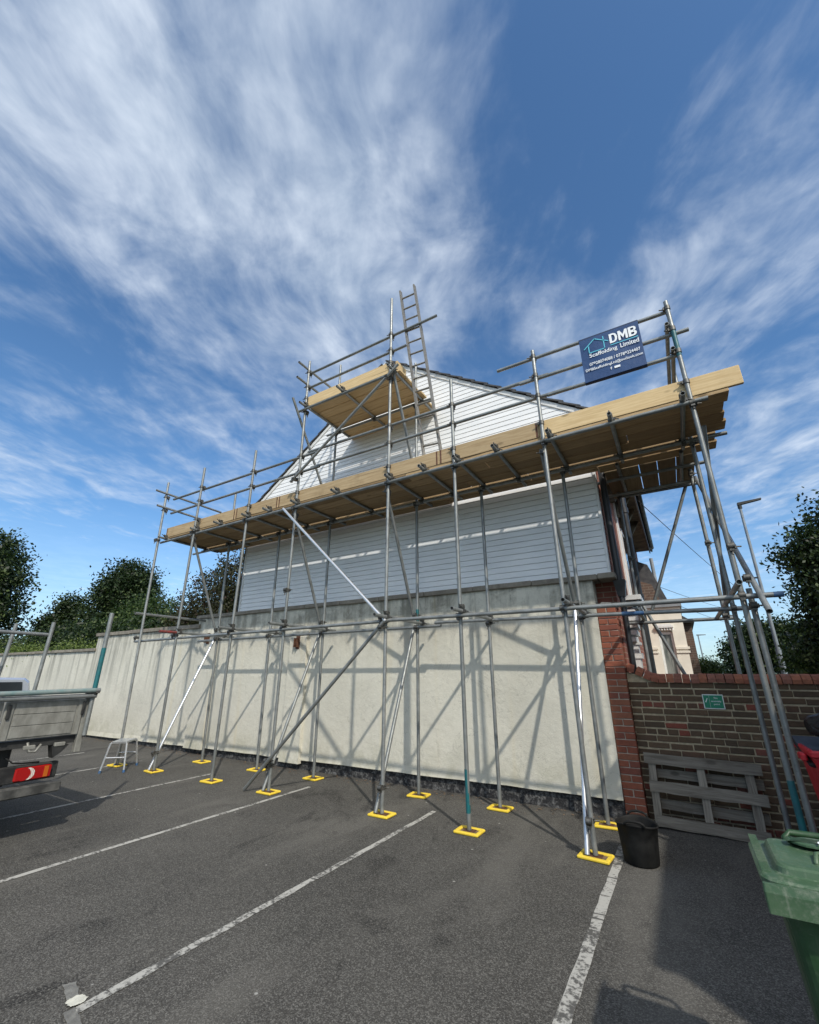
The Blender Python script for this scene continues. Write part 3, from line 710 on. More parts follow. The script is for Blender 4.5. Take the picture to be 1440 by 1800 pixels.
front = [(-9.19, 4.80, -9.40, 5.75), (-8.12, 4.87, -8.18, 5.84), (-6.62, 4.93, -6.60, 5.84), (-5.35, 4.95, -5.33, 7.50), (-3.385, 4.95, -3.375, 8.04), (-2.255, 4.96, -2.27, 5.83), (-.985, 4.95, -1.02, 5.80), (.59, 4.95, .575, 5.80)]
rear = [(-8.146, 5.80, -8.30, 5.62), (-6.68, 5.86, -6.72, 4.42), (-5.385, 5.90, -5.37, 8.10), (-3.43, 5.91, -3.44, 7.32), (-2.255, 5.92, -2.255, 4.42), (-1.005, 5.93, -1.0, 4.42), (.60, 5.92, .585, 5.60)]
FR = []; RE = []
for x, y, xt, zt in front:
    lift = 0 if x > 0 else ZP
    FR.append(T('standard', (x, y, lift), (xt, y, zt))); base_plate(x, y) if x < 0 else None
for x, y, xt, zt in rear:
    RE.append(T('standard', (x, y, ZP if x < 0 else 0), (xt, y, zt))); base_plate(x, y) if x < 0 else None
band(FR[5], (-2.2563, 4.96, .18), (-2.259, 4.96, .60)); band(FR[7], (.59, 4.95, .02), (.587, 4.95, .80)); band(FR[7], (.577, 4.95, 5.00), (.576, 4.95, 5.36))
band(RE[3], (-3.433, 5.91, 2.36), (-3.4345, 5.91, 2.56))
T('standard', (-9.66, 6.75, 0), (-9.60, 6.75, 4.42)); T('standard', (.60, 6.95, 0), (.585, 6.95, 5.62)); T('standard', (-.40, 7.35, 0), (-.42, 7.35, 4.75))
stub = T('standard', (.66, 5.03, 0), (.655, 5.03, 2.36))
def xf(i, zz): x, y, xt, zt = front[i]; return x + (xt - x) * zz / zt, y
def xrr(i, zz): x, y, xt, zt = rear[i]; return x + (xt - x) * zz / zt, y
# ledgers at head height and under the deck
ZM = 2.285; ZD = 4.352
T('ledger', (-9.62, 4.895, ZM - .06), (-3.30, 4.895, ZM - .005)); led = T('ledger', (-3.36, 4.895, ZM + .003), (.87, 4.895, ZM - .015)); band(led, (.80, 4.895, ZM - .0145), (.87, 4.895, ZM - .015), M_blue, 'blue paint on the tube end')
led = T('ledger', (-8.95, 5.865, ZM - .02), (-3.0, 5.865, ZM)); led = T('ledger', (-3.1, 5.865, ZM + .052), (.78, 5.865, ZM - .01)); band(led, (-.52, 5.865, ZM + .011), (-.28, 5.865, ZM + .007), M_blue, 'blue painted length')
T('ledger', (-.72, 7.3, ZM + .03), (.75, 7.3, ZM + .03))
T('ledger', (-9.42, 4.895, ZD - .02), (-3.6, 4.895, ZD)); T('ledger', (-3.75, 4.90, ZD + .0), (.72, 4.90, ZD + .01))
T('ledger', (-9.70, 5.862, ZD - .02), (-3.2, 5.862, ZD)); T('ledger', (-3.4, 5.858, ZD + .002), (.95, 5.858, ZD + .012))
T('ledger', (-.72, 6.60, ZD), (.74, 6.60, ZD)); lt = T('ledger', (-.34, 7.36, ZD - .005), (.72, 7.36, ZD - .005)); T('ledger', (-.6, 7.0, ZD - .09), (.7, 7.0, ZD - .09))
# transoms
for i, (y0, y1, m) in {1: (4.50, 6.10, M_redpaint), 2: (4.62, 6.08, M_galv), 3: (4.58, 6.12, M_galv), 4: (4.60, 6.10, M_galv), 5: (4.60, 6.14, M_galv), 6: (4.63, 6.08, M_galv)}.items():
    x = xf(i, 2.3)[0] + .055
    tt = T('transom', (x, y0, ZM + .05), (x, y1, ZM + .05)); coupler((x, 4.895, ZM + .05), (0, 1, 0), (1, 0, 0)); coupler((x, 5.865, ZM + .05), (0, 1, 0), (1, 0, 0))
    if m is M_redpaint: band(tt, (x, y0, ZM + .05), (x, y0 + .32, ZM + .05), m, 'red painted tube end')
T('transom', (-9.30, 4.62, 2.755), (-9.52, 6.95, 2.775)); T('transom', (.53, 4.45, ZM + .05), (.53, 7.5, ZM + .05)); T('transom', (-.36, 5.75, ZM + .08), (-.36, 7.55, ZM + .08))
for x in (-9.25, -8.10, -7.35, -6.52, -5.95, -5.25, -4.35, -3.30, -2.72, -2.18, -1.62, -.92, -.22, .50):
    y1 = 6.24 if x < -1 else 6.16
    T('transom', (x, 4.74, ZD + .0495), (x, y1 - .03, ZD + .0495)); coupler((x, 4.895, ZD + .0495), (0, 1, 0), (1, 0, 0)); coupler((x, 5.862, ZD + .0495), (0, 1, 0), (1, 0, 0), -1)
T('transom', (-.30, 6.15, ZD + .0495), (-.30, 7.5, ZD + .0495)); T('transom', (.48, 6.2, ZD + .0495), (.48, 7.5, ZD + .0495))
# guard rails
T('guard_rail', (-9.42, 5.0, 5.405), (-5.0, 5.0, 5.39)); T('guard_rail', (-5.2, 5.0, 5.445), (-.86, 5.0, 5.38)); T('guard_rail', (-1.25, 5.0, 5.372), (.73, 5.0, 5.352))
T('guard_rail', (-9.42, 5.0, 5.06), (-4.9, 5.0, 5.075)); T('guard_rail', (-5.1, 5.0, 5.10), (-.6, 5.0, 5.07)); T('guard_rail', (-.9, 5.0, 5.065), (.60, 5.0, 5.055))
T('guard_rail', (-1.55, 5.0, 5.715), (.60, 5.0, 5.69))
T('guard_rail', (-9.36, 4.55, 5.46), (-9.36, 6.2, 5.46)); T('guard_rail', (-9.34, 4.62, 5.12), (-9.34, 6.15, 5.12))
T('guard_rail', (.53, 4.9, 5.45), (.53, 7.1, 5.45)); T('guard_rail', (.53, 4.9, 5.10), (.53, 7.1, 5.10))
for i in range(8):
    for zz in (5.39, 5.07) + ((5.70,) if i in (6, 7) else ()):
        x, y = xf(i, zz); coupler((x, y, zz), (0, 0, 1), (1, 0, 0), -1)
    x, y = xf(i, ZD); coupler((x, y, ZD), (0, 0, 1), (1, 0, 0)); coupler((x, y, ZM), (0, 0, 1), (1, 0, 0))
    if i: coupler((x, y, ZD + .30), (0, 0, 1), (1, 0, 0), -1)
for i in range(7):
    x, y = xrr(i, ZD); coupler((x, y, ZD), (0, 0, 1), (1, 0, 0)); x, y = xrr(i, ZM); coupler((x, y, ZM), (0, 0, 1), (1, 0, 0))
for z in (ZM + .03, ZD, 3.3): coupler((.59, 6.95, z), (0, 0, 1), (1, 0, 0)); coupler((-.41, 7.35, z), (0, 0, 1), (1, 0, 0))
coupler((.59, 4.95, 2.75), (0, 0, 1), (1, 0, 0)); coupler((.655, 5.03, 2.2), (0, 0, 1), (1, 0, 0)); coupler((-5.34, 4.95, 2.90), (0, 0, 1), (1, 0, 0)); coupler((-1.0, 4.95, .30), (0, 0, 1), (1, 0, 0)); coupler((-3.384, 4.95, .30), (0, 0, 1), (1, 0, 0)); coupler((-8.13, 4.87, .30), (0, 0, 1), (1, 0, 0)); coupler((-5.35, 4.95, .35), (0, 0, 1), (1, 0, 0))
# sway braces between front and rear, above and below the mid ledger
for i, r, zt in ((1, 0, 4.30), (3, 2, 4.30), (4, 3, 4.30), (6, 5, 4.30)):
    xa, ya = xf(i, zt); xb, yb = xrr(r, 2.4)
    T('brace', (xa - .05, ya + .02, zt), (xb - .055, yb - .02, 2.42)); coupler((xb - .02, yb, 2.47), (0, 0, 1), (1, 0, 0)); coupler((xa - .02, ya, zt - .06), (0, 0, 1), (1, 0, 0), -1)
for i, r, m in ((1, 0, M_alu), (3, 2, M_galv), (4, 3, M_galv), (6, 5, M_alu)):
    xb, yb = xrr(r, 2.2); xa, ya = xf(i, .1)
    T('brace', (xb - .055, yb - .03, 2.48 if i == 6 else 2.27), (xa - .062, ya - .05, ZP + .005), m, label='bright silver brace tube' if m is M_alu else None)
# long facade braces
T('brace', (-5.53, 4.84, 4.34), (-3.31, 4.84, 2.27), M_alu, label='bright silver diagonal brace'); T('brace', (-3.33, 4.83, 2.27), (-5.72, 4.83, .025))
coupler((-3.385, 4.88, 2.33), (0, 0, 1), (1, 0, 0)); coupler((-3.385, 4.88, 2.20), (0, 0, 1), (1, 0, 0)); coupler((-5.35, 4.90, .42), (0, 0, 1), (1, 0, 0))
T('brace', (-3.15, 4.84, 6.42), (-5.42, 4.84, 4.83)); coupler((-3.38, 4.89, 6.27), (0, 0, 1), (1, 0, 0)); coupler((-5.345, 4.89, 4.88), (0, 0, 1), (1, 0, 0))
T('brace', (-5.45, 4.72, 6.55), (-5.44, 6.02, 4.52)); T('brace', (-3.29, 4.90, 6.38), (-3.36, 5.86, 4.52))
# corner return braces
T('brace', (.53, 7.40, 4.36), (-.24, 7.40, 2.50)); T('brace', (-.42, 7.42, 2.76), (.16, 7.42, 1.2)); T('brace', (.64, 7.02, 4.32), (.70, 4.62, 2.10)); T('brace', (.62, 6.98, 2.3), (.66, 5.2, 4.2))
coupler((.655, 5.0, 2.45), (0, 0, 1), (1, 0, 0))
# upper tower
ZU = 6.335
T('ledger', (-5.46, 4.895, ZU), (-3.22, 4.895, ZU)); T('ledger', (-5.60, 5.87, ZU + .02), (-3.05, 5.87, ZU + .02)); 
for x in (-5.26, -4.36, -3.28): T('transom', (x, 4.72, ZU + .0495), (x, 6.22, ZU + .0495)); coupler((x, 4.895, ZU + .05), (0, 1, 0), (1, 0, 0)); coupler((x, 5.87, ZU + .05), (0, 1, 0), (1, 0, 0), -1)
T('guard_rail', (-5.36, 5.0, 7.24), (-2.50, 5.0, 7.24)); T('guard_rail', (-5.36, 5.0, 6.90), (-3.10, 5.0, 6.90)); T('guard_rail', (-5.34, 4.68, 7.30), (-5.34, 6.10, 7.30)); T('guard_rail', (-5.35, 4.68, 6.96), (-5.35, 6.05, 6.96))
for i in (3, 4):
    for zz in (7.24, 6.90, 6.63, ZU): x, y = xf(i, zz); coupler((x, y, zz), (0, 0, 1), (1, 0, 0), -1)
for i in (2, 3): x, y = xrr(i, ZU); coupler((x, y, ZU), (0, 0, 1), (1, 0, 0))
# timber: decks and toe boards, every board a part
def board(name, x0, x1, y0, y1, z0, z1, m=M_board, bandends=False):
    o = bpy.data.objects.new(name, None)
    cx, cy, cz = (x0 + x1) / 2, (y0 + y1) / 2, (z0 + z1) / 2
    mb = MB().box(x0 - cx, x1 - cx, y0 - cy, y1 - cy, z0 - cz, z1 - cz, bev=.004)
    ob = mb.build(name, m, sc, world=False); ob.location = Vector((cx, cy, cz)) - Vector(sc.location); bpy.data.objects.remove(o); return ob
DT = ZD + .0495 + TR + .001
rows = [4.985 + .2275 * k for k in range(4)] + [5.938]
joints = [(-9.42, -6.9, -3.1, .93), (-9.40, -5.6, -1.9, .90), (-9.44, -7.6, -3.8, -.1, .92), (-9.38, -6.2, -2.4, .95), (-9.41, -5.3, -1.5, .86)]
for k, y in enumerate(rows):
    J = joints[k]
    for a, b in zip(J, J[1:]): board('deck_board', a + .006, b - .006, y + random.uniform(-.002, .002), y + .2165, DT + random.uniform(0, .009), DT + .0385 + random.uniform(0, .008), M_deck)
for a, b in ((-9.35, -6.0), (-5.99, -2.96)): board('deck_board', a, b, 6.165, 6.357, DT, DT + .038, M_deck)
for a, b in ((-2.95, -1.3), (-1.295, -.56)): board('deck_board', a, b, 6.165, 6.322, DT + .002, DT + .040, M_deck)
board('deck_board', -.55, .88, 6.178, 6.40, DT + .001, DT + .039, M_deck)
for k in range(5): board('deck_board', -.50 + .232 * k, -.50 + .232 * k + .222, 6.43, 7.62, DT + .001 + .002 * k, DT + .039 + .002 * k, M_board_y)
TZ = DT + .042
def end_band(x, z0): MB().box(x - .012, x + .012, 4.9765, 5.0155, z0 + .006, z0 + .221).build('end_band', M_rust, sc)
for a, b, m, dz in ((-9.42, -7.05, M_board, 0), (-7.04, -5.85, M_board, .004), (-5.845, -2.52, M_board, .002), (-2.515, -1.06, M_board, .004), (-1.055, 1.06, M_board_new, .005)):
    board('toe_board', a, b, 4.978, 5.014, TZ + dz, TZ + .226 + dz, m)
    if m is M_board:
        for xe in (a + .03, b - .03): end_band(xe, TZ + dz)
UT = ZU + .0495 + TR + .001
for k in range(6):
    y = 4.985 + .2275 * k - (0 if k < 4 else -.05); b = -3.22 + random.uniform(-.03, .03)
    board('deck_board', -5.30 + random.uniform(-.02, .02), b, y, y + .2175, UT + random.uniform(0, .008), UT + .0405, M_board_new)
board('toe_board', -5.315, -3.36, 4.978, 5.014, UT + .042, UT + .262, M_board_new)
ob = MB().box(-3.318, -3.282, 5.016, 5.30, UT + .042, UT + .266).build('toe_board', M_board_new, sc)

# ------------------------------------------------------------------ yellow foot pads, one thing under each post
def pad_mesh():
    mb = MB(); w, d, h, t = .142, .108, .027, .042
    for x0, x1, y0, y1 in ((-w, w, -d, -d + t), (-w, w, d - t, d), (-w, -w + t, -d + t, d - t), (w - t, w, -d + t, d - t)): mb.box(x0, x1, y0, y1, 0, h, bev=.008)
    return mb.mesh('rim', M_yellow)
PAD = pad_mesh(); PADC = MB().box(-.0995, .0995, -.0655, .0655, .0, .012).mesh('pad_centre', M_brownboard)
pads = [(-9.19, 4.80, 'yellow foot pad under the scaffold post that stands behind the silver step stool'),
        (-8.12, 4.87, 'yellow foot pad right of the step stool, shared by post and bright brace'),
        (-6.62, 4.93, 'yellow foot pad under the front post at the end of the third bay line'),
        (-5.35, 4.95, 'yellow foot pad where the long diagonal brace comes down to the ground'),
        (-3.385, 4.95, 'front yellow foot pad under the tallest post that carries the upper tower'),
        (-2.255, 4.96, 'yellow foot pad under the post with a teal painted foot'),
        (-.985, 4.95, 'largest looking yellow foot pad, left of the black bucket, holding a post and bright tube'),
        (-8.146, 5.80, 'leftmost yellow foot pad in the row against the wall'),
        (-6.68, 5.86, 'yellow foot pad close to the wall, partly hidden by the long diagonal brace'),
        (-5.385, 5.90, 'yellow foot pad by the wall just right of the second wall pilaster'),
        (-3.43, 5.91, 'yellow foot pad by the wall behind the end of the middle bay line'),
        (-2.255, 5.92, 'yellow foot pad by the wall behind the teal footed post'),
        (-1.005, 5.93, 'rightmost yellow foot pad by the wall, touching the black bucket in view')]
for x, y, lab in pads:
    p = thing('foot_pad', lab, 'foot pad', (x, y, .001), 'yellow plastic pads under the scaffold posts'); p.rotation_euler = (0, 0, random.uniform(-.10, .10))
    a = link('rim', PAD, p, world=False); b = link('pad_centre', PADC, p, world=False)

# ------------------------------------------------------------------ ladder
lad = thing('ladder', 'tall aluminium ladder leaning from the lower deck up past the tower guard rail', 'ladder', (-2.75, 5.15, 4.5))
A = Vector((-2.795, 5.10, DT + .04)); Bv = Vector((-3.235, 5.02, 8.20)); wv = Vector((.292, 0, -.02))
for off in (Vector((0, 0, 0)), wv):
    a, b = A + off, Bv + off; d = (b - a).normalized(); sx = Vector((1, 0, 0)); sx = (sx - d * sx.dot(d)).normalized(); sy = d.cross(sx)
    P = [sx * -.014 + sy * -.032, sx * .014 + sy * -.032, sx * .014 + sy * .032, sx * -.014 + sy * .032]
    MB().hexa([a + p for p in P], [b + p for p in P]).build('stile', M_ladder, lad)
n = 14
for i in range(n):
    f = (.19 + .26 * i) / (Bv - A).length; p = A.lerp(Bv, f); MB().tube(p, p + wv, .0155, 8, hollow=False).build('rung', M_ladder, lad)

# ------------------------------------------------------------------ banner
ban = thing('banner', 'navy scaffolding company banner with white lettering tied to the guard rails', 'banner', (-.08, 4.87, 5.3))
Y0 = 4.966; bx0, bx1, bz0, bz1 = -.428, .258, 5.045, 5.690
mb = MB(); nx, nz = 16, 14; vs = []
for i in range(nx + 1):
    for k in range(nz + 1):
        a, c = i / nx, k / nz; vs.append((bx0 + (bx1 - bx0) * a, Y0 + .005 * math.sin(a * 7 + c * 3) * math.sin(c * 3.14), bz0 + (bz1 - bz0) * c))
fs = [(i * (nz + 1) + k, (i + 1) * (nz + 1) + k, (i + 1) * (nz + 1) + k + 1, i * (nz + 1) + k + 1) for i in range(nx) for k in range(nz)]
ncnt = len(vs); vs2 = [(x, y + .003, z) for x, y, z in vs]
mb.add(vs, fs, 0, True); mb.add(vs2, [f[::-1] for f in fs], 0, True); mb.build('sheet', M_banner, ban)
MB().tube((bx0 - .001, 5.0, 5.698), (bx1 + .001, 5.0, 5.694), .031, 14, hollow=False).build('hem', M_banner_dark, ban)
MB().tube((bx0 - .001, 5.0, 5.063), (bx1 + .001, 5.0, 5.057), .031, 14, hollow=False).build('hem', M_banner_dark, ban)
T1 = Y0 - .0075
def bold(txt, x, z, w, h, sw):
    """block capitals drawn as outlines: D, M, B"""
    def put(loops):
        for L in loops: mb.prism([(x + p * w, z + q * h) for p, q in L], 'y', T1 - .001, T1)
    mb = MB(); arc = lambda cx, cy, rx, ry, a0, a1, n=8: [(cx + rx * math.cos(R(a0 + (a1 - a0) * i / n)), cy + ry * math.sin(R(a0 + (a1 - a0) * i / n))) for i in range(n + 1)]
    def half(cx, cy, rx, ry, ix, iy):
        o = arc(cx, cy, rx, ry, -90, 90); i_ = arc(cx, cy, ix, iy, -90, 90)
        for k in range(len(o) - 1): put([[o[k], o[k + 1], i_[k + 1], i_[k]]])
    put([[(0, 0), (sw, 0), (sw, 1), (0, 1)]])
    if txt == 'D': put([[(sw, 0), (.5, 0), (.5, .17), (sw, .17)], [(sw, .83), (.5, .83), (.5, 1), (sw, 1)]]); half(.5, .5, .5, .5, .5 - sw, .33)
    if txt == 'B':
        for c in (.27, .74): half(.58, c, .40 if c < .5 else .36, .27 if c < .5 else .26, .40 - sw, .11)
        put([[(sw, 0), (.58, 0), (.58, .16), (sw, .16)], [(sw, .38), (.58, .38), (.58, .63), (sw, .63)], [(sw, .85), (.58, .85), (.58, 1), (sw, 1)]])
    if txt == 'M':
        put([[(1 - sw, 0), (1, 0), (1, 1), (1 - sw, 1)], [(sw, 1), (sw, .60), (.5, .15), (.5, .55)], [(.5, .55), (.5, .15), (1 - sw, .60), (1 - sw, 1)]])
    mb.build('lettering', M_print, ban)
bold('D', -.078, 5.492, .090, .140, .30); bold('M', .022, 5.492, .105, .140, .24); bold('B', .137, 5.492, .092, .140, .30)
box('underline', M_cyan, ban, -.078, .230, T1 - .001, T1, 5.462, 5.473)
place_text('lettering', 'Scaffolding', .320, .074, -.330, 5.365, T1, M_print, ban, .012)
place_text('lettering', 'Limited', .205, .066, .026, 5.382, T1, M_print, ban, .012)
place_text('lettering', '07928074088 / 07789224407', .570, .044, -.345, 5.262, T1, M_print, ban, .010)
place_text('lettering', 'DMBScaffoldingLtd@outlook.com', .640, .050, -.400, 5.180, T1, M_print, ban, .010)
place_text('lettering', 'f', .020, .036, -.125, 5.118, T1, M_print, ban, .02)
box('white_logo', M_print, ban, -.080, -.015, T1 - .001, T1, 5.120, 5.150)
def stroke(mb, a, b, w):
    a = Vector((a[0], 0, a[1])); b = Vector((b[0], 0, b[1])); d = (b - a).normalized(); nn = Vector((-d.z, 0, d.x)) * w / 2
    P = [a - nn, b - nn, b + nn, a + nn]; mb.hexa([(p.x, T1, p.z) for p in P][::-1], [(p.x, T1 - .001, p.z) for p in P][::-1])
for a, b in (((-.380, 5.528), (-.238, 5.652)), ((-.247, 5.646), (-.092, 5.545)), ((-.325, 5.560), (-.325, 5.455)), ((-.330, 5.455), (-.140, 5.455)), ((-.145, 5.450), (-.145, 5.640))):
    mb = MB(); stroke(mb, a, b, .012); mb.build('house_outline_logo', M_cyan, ban)

# ------------------------------------------------------------------ step stool
st = thing('step_stool', 'small bright aluminium hop up step standing on the asphalt by the leftmost scaffold post', 'step stool', (-8.75, 4.62, 0))
sx0, sx1, sy0, sy1, sh = -9.02, -8.62, 4.36, 4.86, .50
sx0, sx1, sy0, sy1, sh = -.155, .155, -.26, .26, .47
Mrot = Matrix.Translation(Vector((-8.86, 4.67, 0))) @ Matrix.Rotation(R(44), 4, 'Z')
pm = MB()
for i in range(5): pm.box(sx0 + .03, sx1 - .03, sy0 + .02 + i * .094, sy0 + .02 + i * .094 + .088, sh - .028, sh, M=Mrot)
pm.build('platform', M_alu, st)
for yy, sg_ in ((sy0 + .02, -1), (sy1 - .02, 1)):
    top = [Mrot @ Vector((sx0 + .03, yy, sh - .02)), Mrot @ Vector((sx1 - .03, yy, sh - .02))]; bot = [Mrot @ Vector((sx0 - .03, yy + .07 * sg_, .0)), Mrot @ Vector((sx1 + .03, yy + .07 * sg_, .0))]
    for a, b in zip(top, bot):
        lg = MB().tube(a, b, .017, 8, hollow=False).build('leg', M_alu, st); MB().tube(b + (a - b) * .001, b + (a - b) * .09, .021, 8, hollow=False).build('foot', M_blue, lg)
    MB().tube(top[0].lerp(bot[0], .5), top[1].lerp(bot[1], .5), .013, 8, hollow=False).build('rung', M_alu, st)

# ------------------------------------------------------------------ pallet
pal = thing('pallet', 'old grey wooden pallet standing on edge against the brick wall', 'pallet', (-.03, 6.25, 0))
PM = Matrix.Translation(Vector((-.03, 6.215, 0))) @ Matrix.Rotation(R(-10), 4, 'X') @ Matrix.Rotation(R(1.2), 4, 'Y')
def pboard(name, x0, x1, y0, y1, z0, z1, m):
    cx, cy, cz = (x0 + x1) / 2, (y0 + y1) / 2, (z0 + z1) / 2
    # split, chipped edge: the board outline wobbles along its length
    mb = MB(); n = 9; along_x = (x1 - x0) > (z1 - z0); vs = []
    for i in range(n + 1):
        f = i / n; j0, j1 = random.uniform(-.004, .004), random.uniform(-.004, .004)
        if along_x: q = [(x0 + (x1 - x0) * f, y, zz) for y, zz in ((y0, z0 + j0), (y1, z0 + j0), (y1, z1 + j1), (y0, z1 + j1))]
        else: q = [(xx, y, z0 + (z1 - z0) * f) for xx, y in ((x0 + j0, y0), (x1 + j1, y0), (x1 + j1, y1), (x0 + j0, y1))]
        vs += [(a - cx, b - cy, c - cz) for a, b, c in q]
    fs = [(4 * i + k, 4 * i + (k + 1) % 4, 4 * i + 4 + (k + 1) % 4, 4 * i + 4 + k) for i in range(n) for k in range(4)]
    if along_x: fs = [f[::-1] for f in fs] + [(0, 1, 2, 3), (4 * n + 3, 4 * n + 2, 4 * n + 1, 4 * n)]
    else: fs = fs + [(3, 2, 1, 0), (4 * n, 4 * n + 1, 4 * n + 2, 4 * n + 3)]
    ob = mb.add(vs, fs).build(name, m, pal, world=False)
    ob.matrix_basis = Matrix.Translation(-Vector(pal.location)) @ PM @ Matrix.Translation(Vector((cx, cy, cz))); return ob
for z0, z1, x0, x1 in ((.605, .718, -.555, .545), (.328, .44, -.53, .545), (.004, .11, -.50, .50)): pboard('board', x0, x1, -.068, -.048, z0, z1, M_pallet)
for z0, z1, x0, x1 in ((.475, .570, -.51, .545), (.165, .262, -.50, .53), (.62, .70, -.51, .52), (.01, .09, -.50, .50)): pboard('board', x0, x1, .050, .068, z0, z1, M_pallet)
for x in (-.485, -.005, .43): pboard('bearer', x - .037, x + .037, -.047, .049, .002, .714, M_pallet_v)

# ------------------------------------------------------------------ rubber bucket
bk = thing('rubber_bucket', 'black rubber tub with two handles standing beside the yellow foot pad', 'bucket', (-.63, 5.06, 0))
BX, BYY = -.612, 5.06
mb = MB(); mb.lathe([(0.001, .004), (.138, .004), (.146, .012), (.160, .18), (.172, .310), (.180, .316), (.182, .329), (.174, .332), (.167, .315), (.154, .18), (.140, .03), (.001, .025)], (BX, BYY, 0), 40)
for v_i, vtx in enumerate(mb.v):    # soft rim sags a little between the handles
    x, y, z = vtx; mb.v[v_i] = (x, y, z - (.024 * max(0, (z - .2) / .13) * (abs(x - BX) / .18) ** 2))
mb.build('tub', M_rubber, bk)
for zr in (.09, .17, .25): mb2 = MB().lathe([(.150 + zr * .08, zr), (.1535 + zr * .08, zr + .004), (.150 + zr * .08, zr + .008)], (BX, BYY, 0), 40)
for sg_ in (-1, 1):
    MB().path([(BX + a, BYY + sg_ * (.172 + .016 * (1 - abs(a) / .085)), .328 + h) for a, h in ((-.085, -.012), (-.075, .012), (-.05, .026), (0, .032), (.05, .026), (.075, .012), (.085, -.012))], .011, 8).build('handle', M_rubber, bk)

# ------------------------------------------------------------------ wheelie bins
def loft(mb, rings, seg=5, mi=0, capb=True, capt=True, tilt=0.0):
    """rounded-rectangle rings (x0, x1, y0, y1, corner radius, z) joined into one skin"""
    n = 4 * (seg + 1); vs = []
    for x0, x1, y0, y1, r, z in rings:
        for cx, cy, a0 in ((x1 - r, y0 + r, -90), (x1 - r, y1 - r, 0), (x0 + r, y1 - r, 90), (x0 + r, y0 + r, 180)):
            for i in range(seg + 1):
                a = R(a0 + 90 * i / seg); px, py = cx + r * math.cos(a), cy + r * math.sin(a); vs.append((px, py, z + tilt * (py - rings[0][2])))
    fs = [(q * n + i, q * n + (i + 1) % n, q * n + n + (i + 1) % n, q * n + n + i) for q in range(len(rings) - 1) for i in range(n)]
    if capb: fs.append(tuple(range(n - 1, -1, -1)))
    if capt: fs.append(tuple(range((len(rings) - 1) * n, len(rings) * n)))
    return mb.add(vs, fs, mi)
def inset(bx, d): return (bx[0] + d, bx[1] - d, bx[2] + d, bx[3] - d)
def bin_body(name, m, root, x0, x1, y0, y1, zt, taper=.09):
    B = (x0, x1, y0, y1); rg = []
    for f, z in ((1, .05), (.97, .07), (.55, zt * .48), (.50, zt * .50), (.12, zt * .90), (.0, zt - .03), (0, zt)):
        q = inset(B, taper * f); rg.append((q[0], q[1], q[2], q[3], .045, z))
    return loft(MB(), rg).build(name, m, root)
gb = thing('green_wheelie_bin', 'green wheelie bin with closed lid at the lower right corner of the car park', 'wheelie bin', (.32, 2.2, 0))
gx0, gx1, gy0, gy1, gz = .118, .598, 2.100, 2.475, .915
G = (gx0, gx1, gy0, gy1)
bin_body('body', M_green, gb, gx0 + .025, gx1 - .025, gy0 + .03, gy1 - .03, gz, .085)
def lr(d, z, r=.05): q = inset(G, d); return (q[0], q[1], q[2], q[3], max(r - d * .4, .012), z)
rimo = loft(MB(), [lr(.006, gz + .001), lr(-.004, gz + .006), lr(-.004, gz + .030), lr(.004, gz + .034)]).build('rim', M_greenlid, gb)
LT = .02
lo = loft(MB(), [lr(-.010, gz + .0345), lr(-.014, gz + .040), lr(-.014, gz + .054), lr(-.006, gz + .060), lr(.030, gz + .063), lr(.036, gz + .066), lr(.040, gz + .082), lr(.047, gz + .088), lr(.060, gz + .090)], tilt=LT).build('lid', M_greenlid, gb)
mb = MB()
for q in range(40):              # moulded ribs along the left flange
    yy = gy0 + .05 + q * .0095; mb.box(gx0 - .004, gx0 + .022, yy, yy + .0045, gz + .060 + LT * (yy - gy0), gz + .0645 + LT * (yy - gy0))
mb.build('flange_ribs', M_greenlid, lo)
lip = MB(); loft(lip, [(gx0 - .013, gx1 + .013, gy0 - .034, gy0 - .018, .006, gz - .028), (gx0 - .016, gx1 + .016, gy0 - .036, gy0 - .0145, .007, gz + .030), (gx0 - .014, gx1 + .014, gy0 - .032, gy0 - .0148, .007, gz + .052)]); lip.build('lip', M_greenlid, gb)
P0 = (gx0 + .105, gx1 - .105, gy0 + .22, gy1 - .06)
loft(MB(), [(P0[0] + .02, P0[1] - .02, P0[2] + .045, P0[3], .05, gz + .097), (P0[0] + .012, P0[1] - .012, P0[2] + .03, P0[3], .06, gz + .101), (P0[0], P0[1], P0[2], P0[3], .07, gz + .108), (P0[0], P0[1], P0[2], P0[3], .07, gz + .114), (P0[0] + .008, P0[1] - .008, P0[2] + .008, P0[3] - .008, .065, gz + .117)], tilt=LT).build('raised_panel', M_greenlid, lo)
loft(MB(), [(gx0 + .165, gx1 - .165, gy0 + .085, gy0 + .175, .035, gz + .0905), (gx0 + .168, gx1 - .168, gy0 + .088, gy0 + .172, .034, gz + .093)], tilt=LT).build('grip_shade_patch', M_green, lo)  # flat patch on the lid, its darker green stands in for a grip recess's shade
MB().path([(gx0 + .155, gy0 + .10, gz + .094), (gx0 + .17, gy0 + .175, gz + .104), (gx0 + .20, gy0 + .192, gz + .107), (gx1 - .20, gy0 + .192, gz + .107), (gx1 - .17, gy0 + .175, gz + .104), (gx1 - .155, gy0 + .10, gz + .094)], .007, 8).build('lid_grip', M_greenlid, lo)
lg = MB(); cx, cy_, zz = gx0 + .215, gy1 - .15, gz + .1178 + LT * .3
for i in range(8):
    a0, a1 = R(205 - i * 28), R(205 - (i + 1) * 28)
    lg.add([(cx + math.cos(a0) * .026, cy_ + math.sin(a0) * .030, zz + .002), (cx + math.cos(a0) * .018, cy_ + math.sin(a0) * .021, zz + .002), (cx + math.cos(a1) * .018, cy_ + math.sin(a1) * .021, zz + .002), (cx + math.cos(a1) * .026, cy_ + math.sin(a1) * .030, zz + .002)], [(0, 1, 2, 3)])
